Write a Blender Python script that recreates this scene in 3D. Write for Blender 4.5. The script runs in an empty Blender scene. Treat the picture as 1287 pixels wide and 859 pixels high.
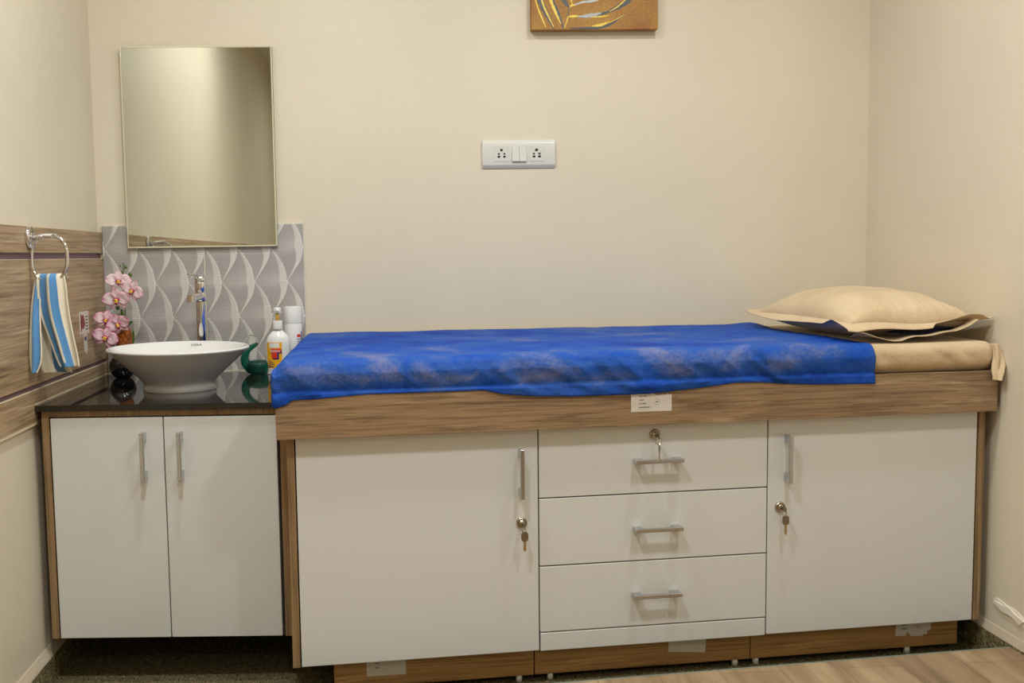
import bpy, bmesh, math, random
from math import sin, cos, pi, atan, atan2, sqrt, radians
from mathutils import Vector, Matrix, noise
random.seed(7)
scene = bpy.context.scene
C = scene.collection

# ------------------------------------------------------------------ camera
W, H = 1287, 859
F_PX, PPX, PPY = 1255.68, -83.24, -3.77
cam = bpy.data.cameras.new('camera')
camo = bpy.data.objects.new('camera', cam)
C.objects.link(camo)
scene.camera = camo
cam.sensor_fit = 'HORIZONTAL'
cam.sensor_width = 36.0
cam.lens = F_PX / W * 36.0
cam.shift_x = -PPX / W
cam.shift_y = PPY / W
cam.clip_start = 0.05
fw = Vector((0.06139238, 0.99454682, -0.08430658))
rt = Vector((0.9978848, -0.06296785, -0.01615477))
up = Vector((0.02137528, 0.08313648, 0.9963089))
M = Matrix((rt, up, -fw)).transposed().to_4x4()
M.translation = Vector((0.86503, -3.16817, 1.07808))
camo.matrix_world = M

# ------------------------------------------------------------------ light and exposure
world = bpy.data.worlds.new('world')
scene.world = world
world.use_nodes = True
world.node_tree.nodes['Background'].inputs[0].default_value = (1.0, 0.93, 0.8, 1)
world.node_tree.nodes['Background'].inputs[1].default_value = 0.0
scene.view_settings.view_transform = 'Standard'
scene.view_settings.look = 'None'
scene.view_settings.exposure = -0.08
scene.view_settings.gamma = 1.0
scene.view_settings.use_curve_mapping = False
scene.cycles.use_denoising = True
scene.cycles.max_bounces = 10
scene.cycles.sample_clamp_indirect = 6.0

ROOM_W, ROOM_D, CEIL = 2.4342, 5.6, 2.62


def area(name, loc, size, power, color=(1.0, 0.86, 0.66)):
    l = bpy.data.lights.new(name, 'AREA')
    l.shape = 'DISK'
    l.size = size
    l.energy = power
    l.color = color
    l.spread = radians(170)
    o = bpy.data.objects.new(name, l)
    C.objects.link(o)
    o.location = loc
    return o


LC = (0.94, 0.985, 1.0)
area('unseen_ceiling_light', (0.60, -1.15, CEIL - 0.02), 0.16, 12.5, LC)
area('unseen_ceiling_light', (1.75, -1.15, CEIL - 0.02), 0.16, 11.5, LC)
area('unseen_ceiling_light', (0.60, -1.95, CEIL - 0.02), 0.18, 19, LC)
area('unseen_ceiling_light', (1.75, -1.95, CEIL - 0.02), 0.18, 13, LC)
area('unseen_ceiling_light', (1.20, -4.5, CEIL - 0.02), 0.2, 15, LC)  # added rear fill lamp, brightens the far room reflected in the mirror






# ------------------------------------------------------------------ materials
def srgb(r, g, b):
    f = lambda c: (c / 255) / 12.92 if c / 255 <= 0.04045 else ((c / 255 + 0.055) / 1.055) ** 2.4
    return (f(r), f(g), f(b), 1)


def new_mat(name, col=(0.8, 0.8, 0.8, 1), rough=0.5, metal=0.0, spec=0.5, coat=0.0):
    m = bpy.data.materials.new(name)
    m.use_nodes = True
    b = m.node_tree.nodes['Principled BSDF']
    b.inputs['Base Color'].default_value = col
    b.inputs['Roughness'].default_value = rough
    b.inputs['Metallic'].default_value = metal
    b.inputs['Specular IOR Level'].default_value = spec
    b.inputs['Coat Weight'].default_value = coat
    return m, m.node_tree, b


def tex_coord(nt, scale=(1, 1, 1), kind='Object', rot=(0, 0, 0)):
    tc = nt.nodes.new('ShaderNodeTexCoord')
    mp = nt.nodes.new('ShaderNodeMapping')
    mp.inputs['Scale'].default_value = scale
    mp.inputs['Rotation'].default_value = rot
    nt.links.new(tc.outputs[kind], mp.inputs['Vector'])
    return mp.outputs['Vector']


def noise_tex(nt, vec, scale, detail=4, rough=0.55, dist=0.0):
    n = nt.nodes.new('ShaderNodeTexNoise')
    n.inputs['Scale'].default_value = scale
    n.inputs['Detail'].default_value = detail
    n.inputs['Roughness'].default_value = rough
    n.inputs['Distortion'].default_value = dist
    nt.links.new(vec, n.inputs['Vector'])
    return n.outputs['Fac']


def ramp(nt, fac, stops):
    r = nt.nodes.new('ShaderNodeValToRGB')
    e = r.color_ramp.elements
    while len(e) < len(stops):
        e.new(0.5)
    for i, (p, c) in enumerate(stops):
        e[i].position = p
        e[i].color = c
    nt.links.new(fac, r.inputs['Fac'])
    return r.outputs['Color']


def mix(nt, fac, a, b, mode='MIX'):
    n = nt.nodes.new('ShaderNodeMix')
    n.data_type = 'RGBA'
    n.blend_type = mode
    for s, v in ((n.inputs[0], fac), (n.inputs[6], a), (n.inputs[7], b)):
        if isinstance(v, (int, float, tuple)):
            s.default_value = v
        else:
            nt.links.new(v, s)
    return n.outputs[2]


def bump(nt, b, height, strength=0.2, dist=0.01):
    n = nt.nodes.new('ShaderNodeBump')
    n.inputs['Strength'].default_value = strength
    n.inputs['Distance'].default_value = dist
    nt.links.new(height, n.inputs['Height'])
    nt.links.new(n.outputs['Normal'], b.inputs['Normal'])


def wall_mat(name, col):
    m, nt, b = new_mat(name, col, 0.42, spec=0.35)
    v = tex_coord(nt)
    f = noise_tex(nt, v, 1.7, 3)
    c2 = tuple(x * 0.93 for x in col[:3]) + (1,)
    nt.links.new(ramp(nt, f, [(0.3, c2), (0.7, col)]), b.inputs['Base Color'])
    bump(nt, b, noise_tex(nt, v, 26, 3), 0.10, 0.01)
    return m


def wood_mat(name, dark, mid, light, grain='X', scale=1.0, rough=0.38, phase=0.0):
    """long streaks along the grain axis, with fine pores"""
    m, nt, b = new_mat(name, mid, rough, spec=0.4)
    s = {'X': (2.0, 20, 38), 'Y': (20, 2.0, 38), 'Z': (38, 38, 2.0)}[grain]
    v = tex_coord(nt, tuple(x * scale for x in s))
    add = nt.nodes.new('ShaderNodeVectorMath')
    add.operation = 'ADD'
    nt.links.new(v, add.inputs[0])
    add.inputs[1].default_value = (phase, phase * 1.7, phase * 0.6)
    v = add.outputs[0]
    f1 = noise_tex(nt, v, 1.0, 5, 0.6, 0.9)
    c = ramp(nt, f1, [(0.30, dark), (0.44, mid), (0.56, mid), (0.70, light)])
    s2 = {'X': (3, 60, 150), 'Y': (60, 3, 150), 'Z': (150, 150, 3)}[grain]
    v2 = tex_coord(nt, tuple(x * scale for x in s2))
    f2 = noise_tex(nt, v2, 1.0, 4, 0.7, 0.3)
    g = ramp(nt, f2, [(0.38, (0.55, 0.52, 0.48, 1)), (0.5, (1.0, 1.0, 1.0, 1)), (0.66, (1.28, 1.26, 1.22, 1))])
    nt.links.new(mix(nt, 0.75, c, g, 'MULTIPLY'), b.inputs['Base Color'])
    bump(nt, b, f2, 0.08, 0.002)
    return m


MAT = {}
MAT['wall'] = wall_mat('cream_paint', srgb(224, 213, 190))
MAT['ceiling'] = wall_mat('white_ceiling_paint', srgb(238, 234, 224))
MAT['cove'] = wall_mat('plaster_cove', srgb(196, 180, 156))
MAT['oak'] = wood_mat('oak_laminate', srgb(108, 84, 60), srgb(148, 120, 90), srgb(182, 156, 124), 'X')
MAT['oak_edge'] = wood_mat('oak_edge_band', srgb(112, 88, 60), srgb(146, 118, 84), srgb(170, 144, 108), 'Z')
MAT['oak_plinth'] = wood_mat('oak_plinth_laminate', srgb(134, 98, 54), srgb(176, 134, 82), srgb(204, 164, 112), 'X', 1.0, 0.4, 3.3)
MAT['oak_panel'] = wood_mat('oak_wall_laminate', srgb(122, 98, 70), srgb(170, 144, 112), srgb(206, 184, 152), 'Y', 1.0, 0.4, 7.1)
MAT['groove'], _, _ = new_mat('mauve_groove', srgb(112, 84, 96), 0.4)
MAT['board_edge'], _, _ = new_mat('pale_board_edge', srgb(226, 210, 176), 0.4)
MAT['white_gloss'], _, _ = new_mat('white_gloss_laminate', srgb(217, 217, 212), 0.22, spec=0.5)
MAT['door_edge'], _, _ = new_mat('white_edge_band', srgb(226, 214, 196), 0.4)
MAT['dark_gap'], _, _ = new_mat('dark_carcass', srgb(52, 42, 34), 0.8)
MAT['chrome'], _, _ = new_mat('chrome', (0.82, 0.82, 0.84, 1), 0.07, 1.0)
MAT['satin'], _, _ = new_mat('polished_steel', (0.56, 0.57, 0.61, 1), 0.16, 1.0)
MAT['brass'], _, _ = new_mat('worn_brass', (0.55, 0.42, 0.22, 1), 0.3, 1.0)
MAT['nickel'], _, _ = new_mat('nickel', (0.44, 0.38, 0.29, 1), 0.22, 1.0)
MAT['key_steel'], _, _ = new_mat('key_steel', (0.30, 0.26, 0.20, 1), 0.35, 1.0)
MAT['black'], _, _ = new_mat('black_hole', (0.01, 0.01, 0.01, 1), 0.6)
MAT['ink'], _, _ = new_mat('dark_ink', srgb(70, 64, 60), 0.7)
MAT['paper'], _, _ = new_mat('label_paper', srgb(212, 204, 192), 0.6)
MAT['ceramic'], _, _ = new_mat('white_ceramic', srgb(226, 224, 220), 0.06, spec=0.6, coat=0.4)
MAT['switch'], _, _ = new_mat('white_plastic', srgb(216, 214, 205), 0.25)
MAT['plastic'], _, _ = new_mat('bottle_plastic', srgb(232, 230, 226), 0.25)
MAT['mirror'], _, _ = new_mat('mirror_glass', (0.70, 0.72, 0.66, 1), 0.0, 1.0)
MAT['mirror_edge'], _, _ = new_mat('mirror_edge', srgb(225, 220, 190), 0.15, 0.3)
MAT['backing'], _, _ = new_mat('mirror_backing', srgb(120, 100, 75), 0.7)


def speckle(name, base, light, dark, scale, rough, spec=0.5, lo=0.45, hi=0.62):
    m, nt, b = new_mat(name, base, rough, spec=spec)
    v = tex_coord(nt)
    f = noise_tex(nt, v, scale, 2, 0.7)
    f2 = noise_tex(nt, v, scale * 0.35, 2, 0.6)
    c = ramp(nt, f, [(lo - 0.1, dark), (lo, base), (hi, base), (hi + 0.06, light)])
    c2 = ramp(nt, f2, [(0.35, (0.7, 0.7, 0.7, 1)), (0.65, (1.15, 1.15, 1.1, 1))])
    nt.links.new(mix(nt, 1.0, c, c2, 'MULTIPLY'), b.inputs['Base Color'])
    return m


MAT['granite_top'] = speckle('black_granite', srgb(30, 27, 24), srgb(58, 54, 50), srgb(14, 12, 11), 420, 0.045, 0.6)
MAT['granite_edge'] = speckle('black_granite_edge', srgb(44, 40, 32), srgb(74, 68, 56), srgb(20, 18, 14), 420, 0.35, 0.4)
MAT['granite_floor'] = speckle('speckled_granite', srgb(128, 116, 86), srgb(214, 204, 168), srgb(36, 30, 18), 170, 0.25, 0.4)

# wood look floor: planks along the depth of the room
m, nt, b = new_mat('wood_look_floor', srgb(170, 140, 105), 0.3)
v = tex_coord(nt, (9, 0.9, 1))
f = noise_tex(nt, v, 1.6, 5, 0.6, 0.5)
c = ramp(nt, f, [(0.3, srgb(120, 94, 66)), (0.5, srgb(160, 132, 99)), (0.72, srgb(186, 160, 124))])
br = nt.nodes.new('ShaderNodeTexBrick')
br.inputs['Scale'].default_value = 1.0
br.inputs['Mortar Size'].default_value = 0.0016
br.inputs['Brick Width'].default_value = 0.9
br.inputs['Row Height'].default_value = 0.15
br.inputs['Color1'].default_value = (1, 1, 1, 1)
br.inputs['Color2'].default_value = (0.86, 0.84, 0.82, 1)
br.inputs['Mortar'].default_value = (0.6, 0.56, 0.5, 1)
nt.links.new(tex_coord(nt, (1, 1, 1), 'Object', (0, 0, pi / 2)), br.inputs['Vector'])
nt.links.new(mix(nt, 1.0, c, br.outputs['Color'], 'MULTIPLY'), b.inputs['Base Color'])
MAT['wood_floor'] = m
MAT['floor_lip'], _, _ = new_mat('floor_edge_strip', srgb(120, 138, 126), 0.3)


def cloth_mat(name, col, col2, scale=6, rough=0.85, bscale=30, bs=0.3, sheen=0.2):
    m, nt, b = new_mat(name, col, rough, spec=0.2)
    v = tex_coord(nt)
    f = noise_tex(nt, v, scale, 4, 0.6, 0.4)
    nt.links.new(ramp(nt, f, [(0.35, col2), (0.65, col)]), b.inputs['Base Color'])
    b.inputs['Sheen Weight'].default_value = sheen
    bump(nt, b, noise_tex(nt, v, bscale, 4, 0.6, 0.6), bs, 0.01)
    return m


MAT['peach'] = cloth_mat('peach_cotton', srgb(214, 190, 154), srgb(200, 174, 137), 5, 0.85, 16, 0.5)
MAT['navy'] = cloth_mat('navy_pillow_core', srgb(28, 32, 66), srgb(20, 24, 52), 5)

# blue disposable sheet: thin, slightly see-through, blotchy where it clings
m, nt, b = new_mat('blue_nonwoven', srgb(28, 88, 214), 0.7, spec=0.2)
v = tex_coord(nt, (1, 1, 1.6))
f = noise_tex(nt, v, 5, 5, 0.62, 0.5)
f2 = noise_tex(nt, tex_coord(nt, (1, 1, 1)), 110, 4, 0.7)
def lin(a_, ka, b_, kb):
    m1 = nt.nodes.new('ShaderNodeMath'); m1.operation = 'MULTIPLY'; nt.links.new(a_, m1.inputs[0]); m1.inputs[1].default_value = ka
    m2 = nt.nodes.new('ShaderNodeMath'); m2.operation = 'MULTIPLY_ADD'; nt.links.new(b_, m2.inputs[0]); m2.inputs[1].default_value = kb
    nt.links.new(m1.outputs[0], m2.inputs[2])
    return m2.outputs[0]


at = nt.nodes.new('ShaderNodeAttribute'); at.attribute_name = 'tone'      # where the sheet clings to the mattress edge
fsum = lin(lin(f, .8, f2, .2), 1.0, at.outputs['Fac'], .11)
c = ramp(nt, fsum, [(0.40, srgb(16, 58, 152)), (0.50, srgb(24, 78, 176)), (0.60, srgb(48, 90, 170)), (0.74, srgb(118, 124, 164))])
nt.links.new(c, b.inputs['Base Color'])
b.inputs['Alpha'].default_value = 0.88
bump(nt, b, noise_tex(nt, tex_coord(nt), 30, 5, 0.65, 0.8), 0.45, 0.01)
MAT['blue_sheet'] = m

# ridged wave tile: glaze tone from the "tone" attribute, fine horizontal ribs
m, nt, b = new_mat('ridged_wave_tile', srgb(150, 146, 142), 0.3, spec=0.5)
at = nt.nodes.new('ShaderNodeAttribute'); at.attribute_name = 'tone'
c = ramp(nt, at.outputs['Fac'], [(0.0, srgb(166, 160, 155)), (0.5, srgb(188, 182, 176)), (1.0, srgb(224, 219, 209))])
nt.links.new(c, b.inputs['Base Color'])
wv = nt.nodes.new('ShaderNodeTexWave'); wv.wave_type = 'BANDS'; wv.bands_direction = 'Z'
wv.inputs['Scale'].default_value = 60; wv.inputs['Distortion'].default_value = 1.2
wv.inputs['Detail Scale'].default_value = 0.4
nt.links.new(tex_coord(nt), wv.inputs['Vector'])
bump(nt, b, wv.outputs['Fac'], 0.25, 0.002)
MAT['tile'] = m
MAT['grout'], _, _ = new_mat('white_grout', srgb(222, 212, 190), 0.6)

# striped towel, tone from the "tone" attribute
m, nt, b = new_mat('terry_towel', srgb(80, 140, 200), 0.95, spec=0.1)
at = nt.nodes.new('ShaderNodeAttribute'); at.attribute_name = 'tone'
c = ramp(nt, at.outputs['Fac'], [(0.0, srgb(90, 146, 198)), (0.45, srgb(90, 146, 198)), (0.55, srgb(232, 226, 208)), (1, srgb(236, 226, 200))])
nt.links.new(c, b.inputs['Base Color'])
b.inputs['Sheen Weight'].default_value = 0.4
bump(nt, b, noise_tex(nt, tex_coord(nt), 420, 3, 0.7), 0.6, 0.004)
MAT['towel'] = m

# canvas ground
m, nt, b = new_mat('bronze_canvas', srgb(160, 112, 52), 0.55)
v = tex_coord(nt)
f = noise_tex(nt, v, 7, 3, 0.5)
f2 = noise_tex(nt, v, 260, 3, 0.7)
c = ramp(nt, f, [(0.35, srgb(150, 98, 46)), (0.65, srgb(176, 130, 58))])
c2 = ramp(nt, f2, [(0.35, (0.75, 0.72, 0.65, 1)), (0.65, (1.2, 1.2, 1.1, 1))])
nt.links.new(mix(nt, 1.0, c, c2, 'MULTIPLY'), b.inputs['Base Color'])
bump(nt, b, f2, 0.3, 0.002)
MAT['canvas'] = m
MAT['paint_grey'], _, _ = new_mat('slate_paint', srgb(82, 88, 88), 0.4)
MAT['paint_silver'], _, _ = new_mat('silver_paint', srgb(176, 176, 172), 0.3, 0.3)
MAT['paint_gold'], _, _ = new_mat('yellow_gold_paint', srgb(240, 208, 84), 0.35)


def glass(name, col, rough=0.0, ior=1.5, mixd=0.0, diff=None):
    m = bpy.data.materials.new(name)
    m.use_nodes = True
    b = m.node_tree.nodes['Principled BSDF']
    b.inputs['Base Color'].default_value = col
    b.inputs['Roughness'].default_value = rough
    b.inputs['Transmission Weight'].default_value = 1.0 - mixd
    b.inputs['IOR'].default_value = ior
    return m


MAT['green_glass'] = glass('green_glass', srgb(20, 132, 112), 0.0, 1.5, 0.12)
MAT['clear_glass'] = glass('clear_glass', (0.95, 0.97, 0.96, 1), 0.0, 1.45)
MAT['dark_glass'], _, _ = new_mat('black_glass', srgb(14, 12, 14), 0.03, spec=0.8)
# orchid
m, nt, b = new_mat('orchid_petal', srgb(236, 180, 200), 0.6)
at = nt.nodes.new('ShaderNodeAttribute'); at.attribute_name = 'tone'
c = ramp(nt, at.outputs['Fac'], [(0.0, srgb(250, 236, 230)), (0.55, srgb(248, 218, 222)), (1.0, srgb(232, 140, 178))])
nt.links.new(c, b.inputs['Base Color'])
b.inputs['Subsurface Weight'].default_value = 0.1
b.inputs['Subsurface Radius'].default_value = (0.01, 0.006, 0.004)
MAT['petal'] = m
MAT['lip'], _, _ = new_mat('orchid_lip', srgb(190, 40, 110), 0.5)
MAT['lip_yellow'], _, _ = new_mat('orchid_throat', srgb(236, 200, 60), 0.5)
MAT['stem'], _, _ = new_mat('green_stem', srgb(84, 110, 44), 0.5)
MAT['leaf'], _, _ = new_mat('green_leaf', srgb(70, 104, 36), 0.4)
m, nt, b = new_mat('orange_moss', srgb(176, 98, 34), 0.9)
v = tex_coord(nt)
f = noise_tex(nt, v, 120, 4, 0.7)
nt.links.new(ramp(nt, f, [(0.35, srgb(96, 44, 10)), (0.6, srgb(196, 112, 40))]), b.inputs['Base Color'])
bump(nt, b, f, 1.0, 0.01)
MAT['moss'] = m
MAT['label_yellow'], _, _ = new_mat('amber_label', srgb(240, 176, 20), 0.4)
MAT['label_orange'], _, _ = new_mat('orange_label', srgb(236, 150, 30), 0.4)
MAT['label_red'], _, _ = new_mat('red_ink', srgb(220, 60, 40), 0.4)
MAT['label_blue'], _, _ = new_mat('navy_ink', srgb(36, 44, 110), 0.4)
MAT['label_white'], _, _ = new_mat('white_label', srgb(236, 232, 224), 0.4)
MAT['pump_yellow'], _, _ = new_mat('yellow_tube', srgb(232, 190, 70), 0.4)
MAT['pink_print'], _, _ = new_mat('dark_red_print', srgb(140, 60, 60), 0.5)
MAT['plaster'] = wall_mat('torn_plaster', srgb(240, 230, 212))


# ------------------------------------------------------------------ helpers
def obj(name, bm, mat, parent=None, smooth=False, loc=None, bevel=0.0, seg=2, mats=None, auto=None):
    me = bpy.data.meshes.new(name)
    bmesh.ops.recalc_face_normals(bm, faces=bm.faces)
    bm.to_mesh(me)
    bm.free()
    for mm in (mats or [mat]):
        me.materials.append(mm)
    if smooth:
        me.polygons.foreach_set('use_smooth', [True] * len(me.polygons))
    o = bpy.data.objects.new(name, me)
    C.objects.link(o)
    if parent:
        o.parent = parent
    if loc:
        o.location = loc
    if bevel:
        bv = o.modifiers.new('bevel', 'BEVEL')
        bv.width = bevel
        bv.segments = seg
        bv.limit_method = 'ANGLE'
        bv.angle_limit = radians(40)
        me.polygons.foreach_set('use_smooth', [True] * len(me.polygons))
        bv.harden_normals = True
    return o


def tag(o, label=None, cat=None, group=None, kind=None):
    if label: o['label'] = label
    if cat: o['category'] = cat
    if group: o['group'] = group
    if kind: o['kind'] = kind
    return o


def thing(name, label, cat, loc=(0, 0, 0), rz=0.0, group=None):
    o = bpy.data.objects.new(name, None)
    C.objects.link(o)
    o.empty_display_size = 0.05
    o.location = loc
    o.rotation_euler = (0, 0, rz)
    return tag(o, label, cat, group)


def struct(name, bm, mat, **k):
    o = obj(name, bm, mat, **k)
    o['kind'] = 'structure'
    return o


def box(bm, x0, x1, y0, y1, z0, z1, mi=0):
    vs = [bm.verts.new(p) for p in ((x0, y0, z0), (x1, y0, z0), (x1, y1, z0), (x0, y1, z0),
                                    (x0, y0, z1), (x1, y0, z1), (x1, y1, z1), (x0, y1, z1))]
    for f in ((0, 3, 2, 1), (4, 5, 6, 7), (0, 1, 5, 4), (1, 2, 6, 5), (2, 3, 7, 6), (3, 0, 4, 7)):
        fc = bm.faces.new([vs[i] for i in f])
        fc.material_index = mi
    return vs


def prism(bm, pts, z0, z1, axis='Z', mi=0):
    """pts: 2D outline, extruded along axis"""
    def P(a, b, c):
        return {'Z': (a, b, c), 'Y': (a, c, b), 'X': (c, a, b)}[axis]
    lo = [bm.verts.new(P(a, b, z0)) for a, b in pts]
    hi = [bm.verts.new(P(a, b, z1)) for a, b in pts]
    n = len(pts)
    fs = [bm.faces.new(lo[::-1]), bm.faces.new(hi)]
    for i in range(n):
        fs.append(bm.faces.new((lo[i], lo[(i + 1) % n], hi[(i + 1) % n], hi[i])))
    for f in fs:
        f.material_index = mi


def lathe(bm, prof, center=(0, 0), n=40, sx=1.0, sy=1.0, mi=0, cap=True):
    rings = []
    for r, z in prof:
        if r < 1e-6:
            rings.append([bm.verts.new((center[0], center[1], z))])
        else:
            rings.append([bm.verts.new((center[0] + sx * r * cos(2 * pi * i / n), center[1] + sy * r * sin(2 * pi * i / n), z)) for i in range(n)])
    for a, b2 in zip(rings, rings[1:]):
        for i in range(n):
            j = (i + 1) % n
            if len(a) == 1 and len(b2) == 1:
                continue
            if len(a) == 1:
                f = bm.faces.new((a[0], b2[j], b2[i]))
            elif len(b2) == 1:
                f = bm.faces.new((a[i], a[j], b2[0]))
            else:
                f = bm.faces.new((a[i], a[j], b2[j], b2[i]))
            f.material_index = mi
    if cap:
        for r in (rings[0], rings[-1]):
            if len(r) > 1:
                f = bm.faces.new(r)
                f.material_index = mi


def tube(bm, pts, rad, n=12, closed=False, mi=0, flat=1.0):
    """swept round tube; rad is a number or a list"""
    P = [Vector(p) for p in pts]
    R = rad if isinstance(rad, (list, tuple)) else [rad] * len(P)
    rings = []
    prev = None
    for i, p in enumerate(P):
        if closed:
            t = (P[(i + 1) % len(P)] - P[i - 1]).normalized()
        else:
            t = (P[min(i + 1, len(P) - 1)] - P[max(i - 1, 0)]).normalized()
        if prev is None:
            a = Vector((0, 0, 1)) if abs(t.z) < 0.9 else Vector((0, 1, 0))
            u = t.cross(a).normalized()
        else:
            u = (prev - t * prev.dot(t)).normalized()
        prev = u
        w = t.cross(u)
        rings.append([bm.verts.new(p + (u * cos(2 * pi * k / n) + w * flat * sin(2 * pi * k / n)) * R[i]) for k in range(n)])
    m_ = len(rings)
    for i in range(m_ if closed else m_ - 1):
        a, b2 = rings[i], rings[(i + 1) % m_]
        for k in range(n):
            f = bm.faces.new((a[k], a[(k + 1) % n], b2[(k + 1) % n], b2[k]))
            f.material_index = mi
    if not closed:
        for r in (rings[0][::-1], rings[-1]):
            f = bm.faces.new(r)
            f.material_index = mi


def spline(pts, n=8):
    """Catmull-Rom through points (any dimension)"""
    out = []
    P = [Vector(p) for p in pts]
    P = [P[0] * 2 - P[1]] + P + [P[-1] * 2 - P[-2]]
    for i in range(1, len(P) - 2):
        for k in range(n):
            t = k / n
            a, b2, c2, d = P[i - 1], P[i], P[i + 1], P[i + 2]
            out.append(0.5 * ((2 * b2) + (c2 - a) * t + (2 * a - 5 * b2 + 4 * c2 - d) * t * t + (3 * b2 - a - 3 * c2 + d) * t ** 3))
    out.append(P[-2].copy())
    return out


def grid(bm, nu, nv, fn, mi=0, closed_u=False):
    vs = [[bm.verts.new(fn(i / (nu if closed_u else nu - 1), j / (nv - 1))) for j in range(nv)] for i in range(nu)]
    for i in range(nu if closed_u else nu - 1):
        for j in range(nv - 1):
            f = bm.faces.new((vs[i][j], vs[(i + 1) % nu][j], vs[(i + 1) % nu][j + 1], vs[i][j + 1]))
            f.material_index = mi
    return vs


def tone(o, fn):
    me = o.data
    a = me.attributes.new('tone', 'FLOAT', 'POINT')
    a.data.foreach_set('value', [fn(i, v.co) for i, v in enumerate(me.vertices)])


def solid(o, t, offset=0.0):
    s = o.modifiers.new('solid', 'SOLIDIFY')
    s.thickness = t
    s.offset = offset


def interp(tab, x):
    if x <= tab[0][0]: return tab[0][1]
    for (a, p), (b2, q) in zip(tab, tab[1:]):
        if x <= b2:
            t = (x - a) / (b2 - a)
            return p + (q - p) * t
    return tab[-1][1]


def sm(a, b2, x):
    t = max(0.0, min(1.0, (x - a) / (b2 - a)))
    return t * t * (3 - 2 * t)


def text(name, s, size, loc, rot, mat, parent, extrude=0.0002, sx=1.0):
    cu = bpy.data.curves.new(name, 'FONT')
    cu.body = s
    cu.size = size
    cu.extrude = extrude
    cu.align_x = 'CENTER'
    cu.align_y = 'CENTER'
    cu.resolution_u = 3
    t = bpy.data.objects.new(name, cu)
    C.objects.link(t)
    dg = bpy.context.evaluated_depsgraph_get()
    me = bpy.data.meshes.new_from_object(t.evaluated_get(dg))
    C.objects.unlink(t)
    bpy.data.objects.remove(t)
    me.materials.clear()
    me.materials.append(mat)
    o = bpy.data.objects.new(name, me)
    C.objects.link(o)
    o.parent = parent
    o.location = loc
    o.rotation_euler = rot
    o.scale = (sx, 1, 1)
    return o


# ------------------------------------------------------------------ room shell
WT = 0.1
XL = -0.012            # painted face of the left wall; panelling stands proud of it
GF = 0.0               # granite floor under the cabinets
WF = 0.0678            # raised wood-look floor in front
bm = bmesh.new(); box(bm, XL - WT, ROOM_W + WT, 0, WT, -0.1, CEIL + .1); struct('wall_back', bm, MAT['wall'])
bm = bmesh.new(); box(bm, XL - WT, XL, -ROOM_D, 0, -0.1, CEIL + .1); struct('wall_left', bm, MAT['wall'])
bm = bmesh.new(); box(bm, ROOM_W, ROOM_W + WT, -ROOM_D, 0, -0.1, CEIL + .1); struct('wall_right', bm, MAT['wall'])
bm = bmesh.new(); box(bm, XL - WT, ROOM_W + WT, -ROOM_D - WT, -ROOM_D, -0.1, CEIL + .1); struct('wall_front', bm, MAT['wall'])
bm = bmesh.new(); box(bm, XL, ROOM_W, -ROOM_D, 0, CEIL, CEIL + .1); struct('ceiling', bm, MAT['ceiling'])


def fy(x):
    return -0.8965 + 0.0836 * (x - 1.5)


bm = bmesh.new()
box(bm, XL, ROOM_W, -1.12, 0, -0.1, GF, 0)
prism(bm, [(XL, -ROOM_D), (ROOM_W, -ROOM_D), (ROOM_W, fy(ROOM_W)), (XL, fy(XL))], 0.0005, WF, 'Z', 1)
prism(bm, [(XL, fy(XL) - .0005), (ROOM_W, fy(ROOM_W) - .0005), (ROOM_W, fy(ROOM_W) + .0035), (XL, fy(XL) + .0035)], 0.001, WF + .0006, 'Z', 2)
struct('floor', bm, None, mats=[MAT['granite_floor'], MAT['wood_floor'], MAT['floor_lip']])
# granite skirting with a plaster cove on top
bm = bmesh.new(); box(bm, XL, 0.004, -0.98, 0, 0, 0.071); struct('baseboard_left', bm, MAT['granite_floor'])
bm = bmesh.new(); box(bm, ROOM_W - 0.012, ROOM_W, -0.86, 0, 0, 0.074); struct('baseboard_right', bm, MAT['granite_floor'])
bm = bmesh.new(); box(bm, 0.004, ROOM_W - .012, -0.012, 0, 0, 0.071); struct('baseboard_back', bm, MAT['granite_floor'])
bm = bmesh.new(); prism(bm, [(XL, 0.0712), (0.004, 0.0712), (0.002, 0.076), (XL + .003, 0.092), (XL, 0.093)], -ROOM_D, -0.0, 'Y')
struct('trim_1', bm, MAT['cove'])
bm = bmesh.new(); prism(bm, [(ROOM_W, 0.0742), (ROOM_W - .012, 0.0742), (ROOM_W - .010, 0.079), (ROOM_W - .003, 0.094), (ROOM_W, 0.095)], -ROOM_D, -0.0, 'Y')
struct('trim_2', bm, MAT['cove'])
# wood panelling on the left wall: three boards with mauve grooves between
bm = bmesh.new(); box(bm, XL, 0.0, -ROOM_D + .02, -0.0, 1.0977, 1.1622); struct('trim_3', bm, MAT['oak_panel'], bevel=.001)
bm = bmesh.new(); box(bm, XL, 0.0, -ROOM_D + .02, -0.0, 0.7715, 1.0815); struct('trim_4', bm, MAT['oak_panel'], bevel=.001)
bm = bmesh.new(); box(bm, XL, 0.0, -ROOM_D + .02, -0.0, 0.6807, 0.7585); struct('trim_5', bm, MAT['oak_panel'], bevel=.001)
bm = bmesh.new()
box(bm, XL, XL + 0.004, -ROOM_D + .02, -0.0, 1.0815, 1.0977)
box(bm, XL, XL + 0.004, -ROOM_D + .02, -0.0, 0.7585, 0.7715)
struct('trim_6', bm, MAT['groove'])
bm = bmesh.new()
for z in (1.0815, 0.7585):
    box(bm, XL + .004, 0.0004, -ROOM_D + .02, -0.0, z - .0012, z + .0003)
box(bm, XL + .001, 0.0008, -0.004, -0.0005, 0.7715, 1.0815)
box(bm, XL + .001, 0.0008, -0.004, -0.0005, 1.0977, 1.1622)
box(bm, XL, 0.0012, -0.66, -0.0005, 0.7216, 0.7246)
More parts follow.
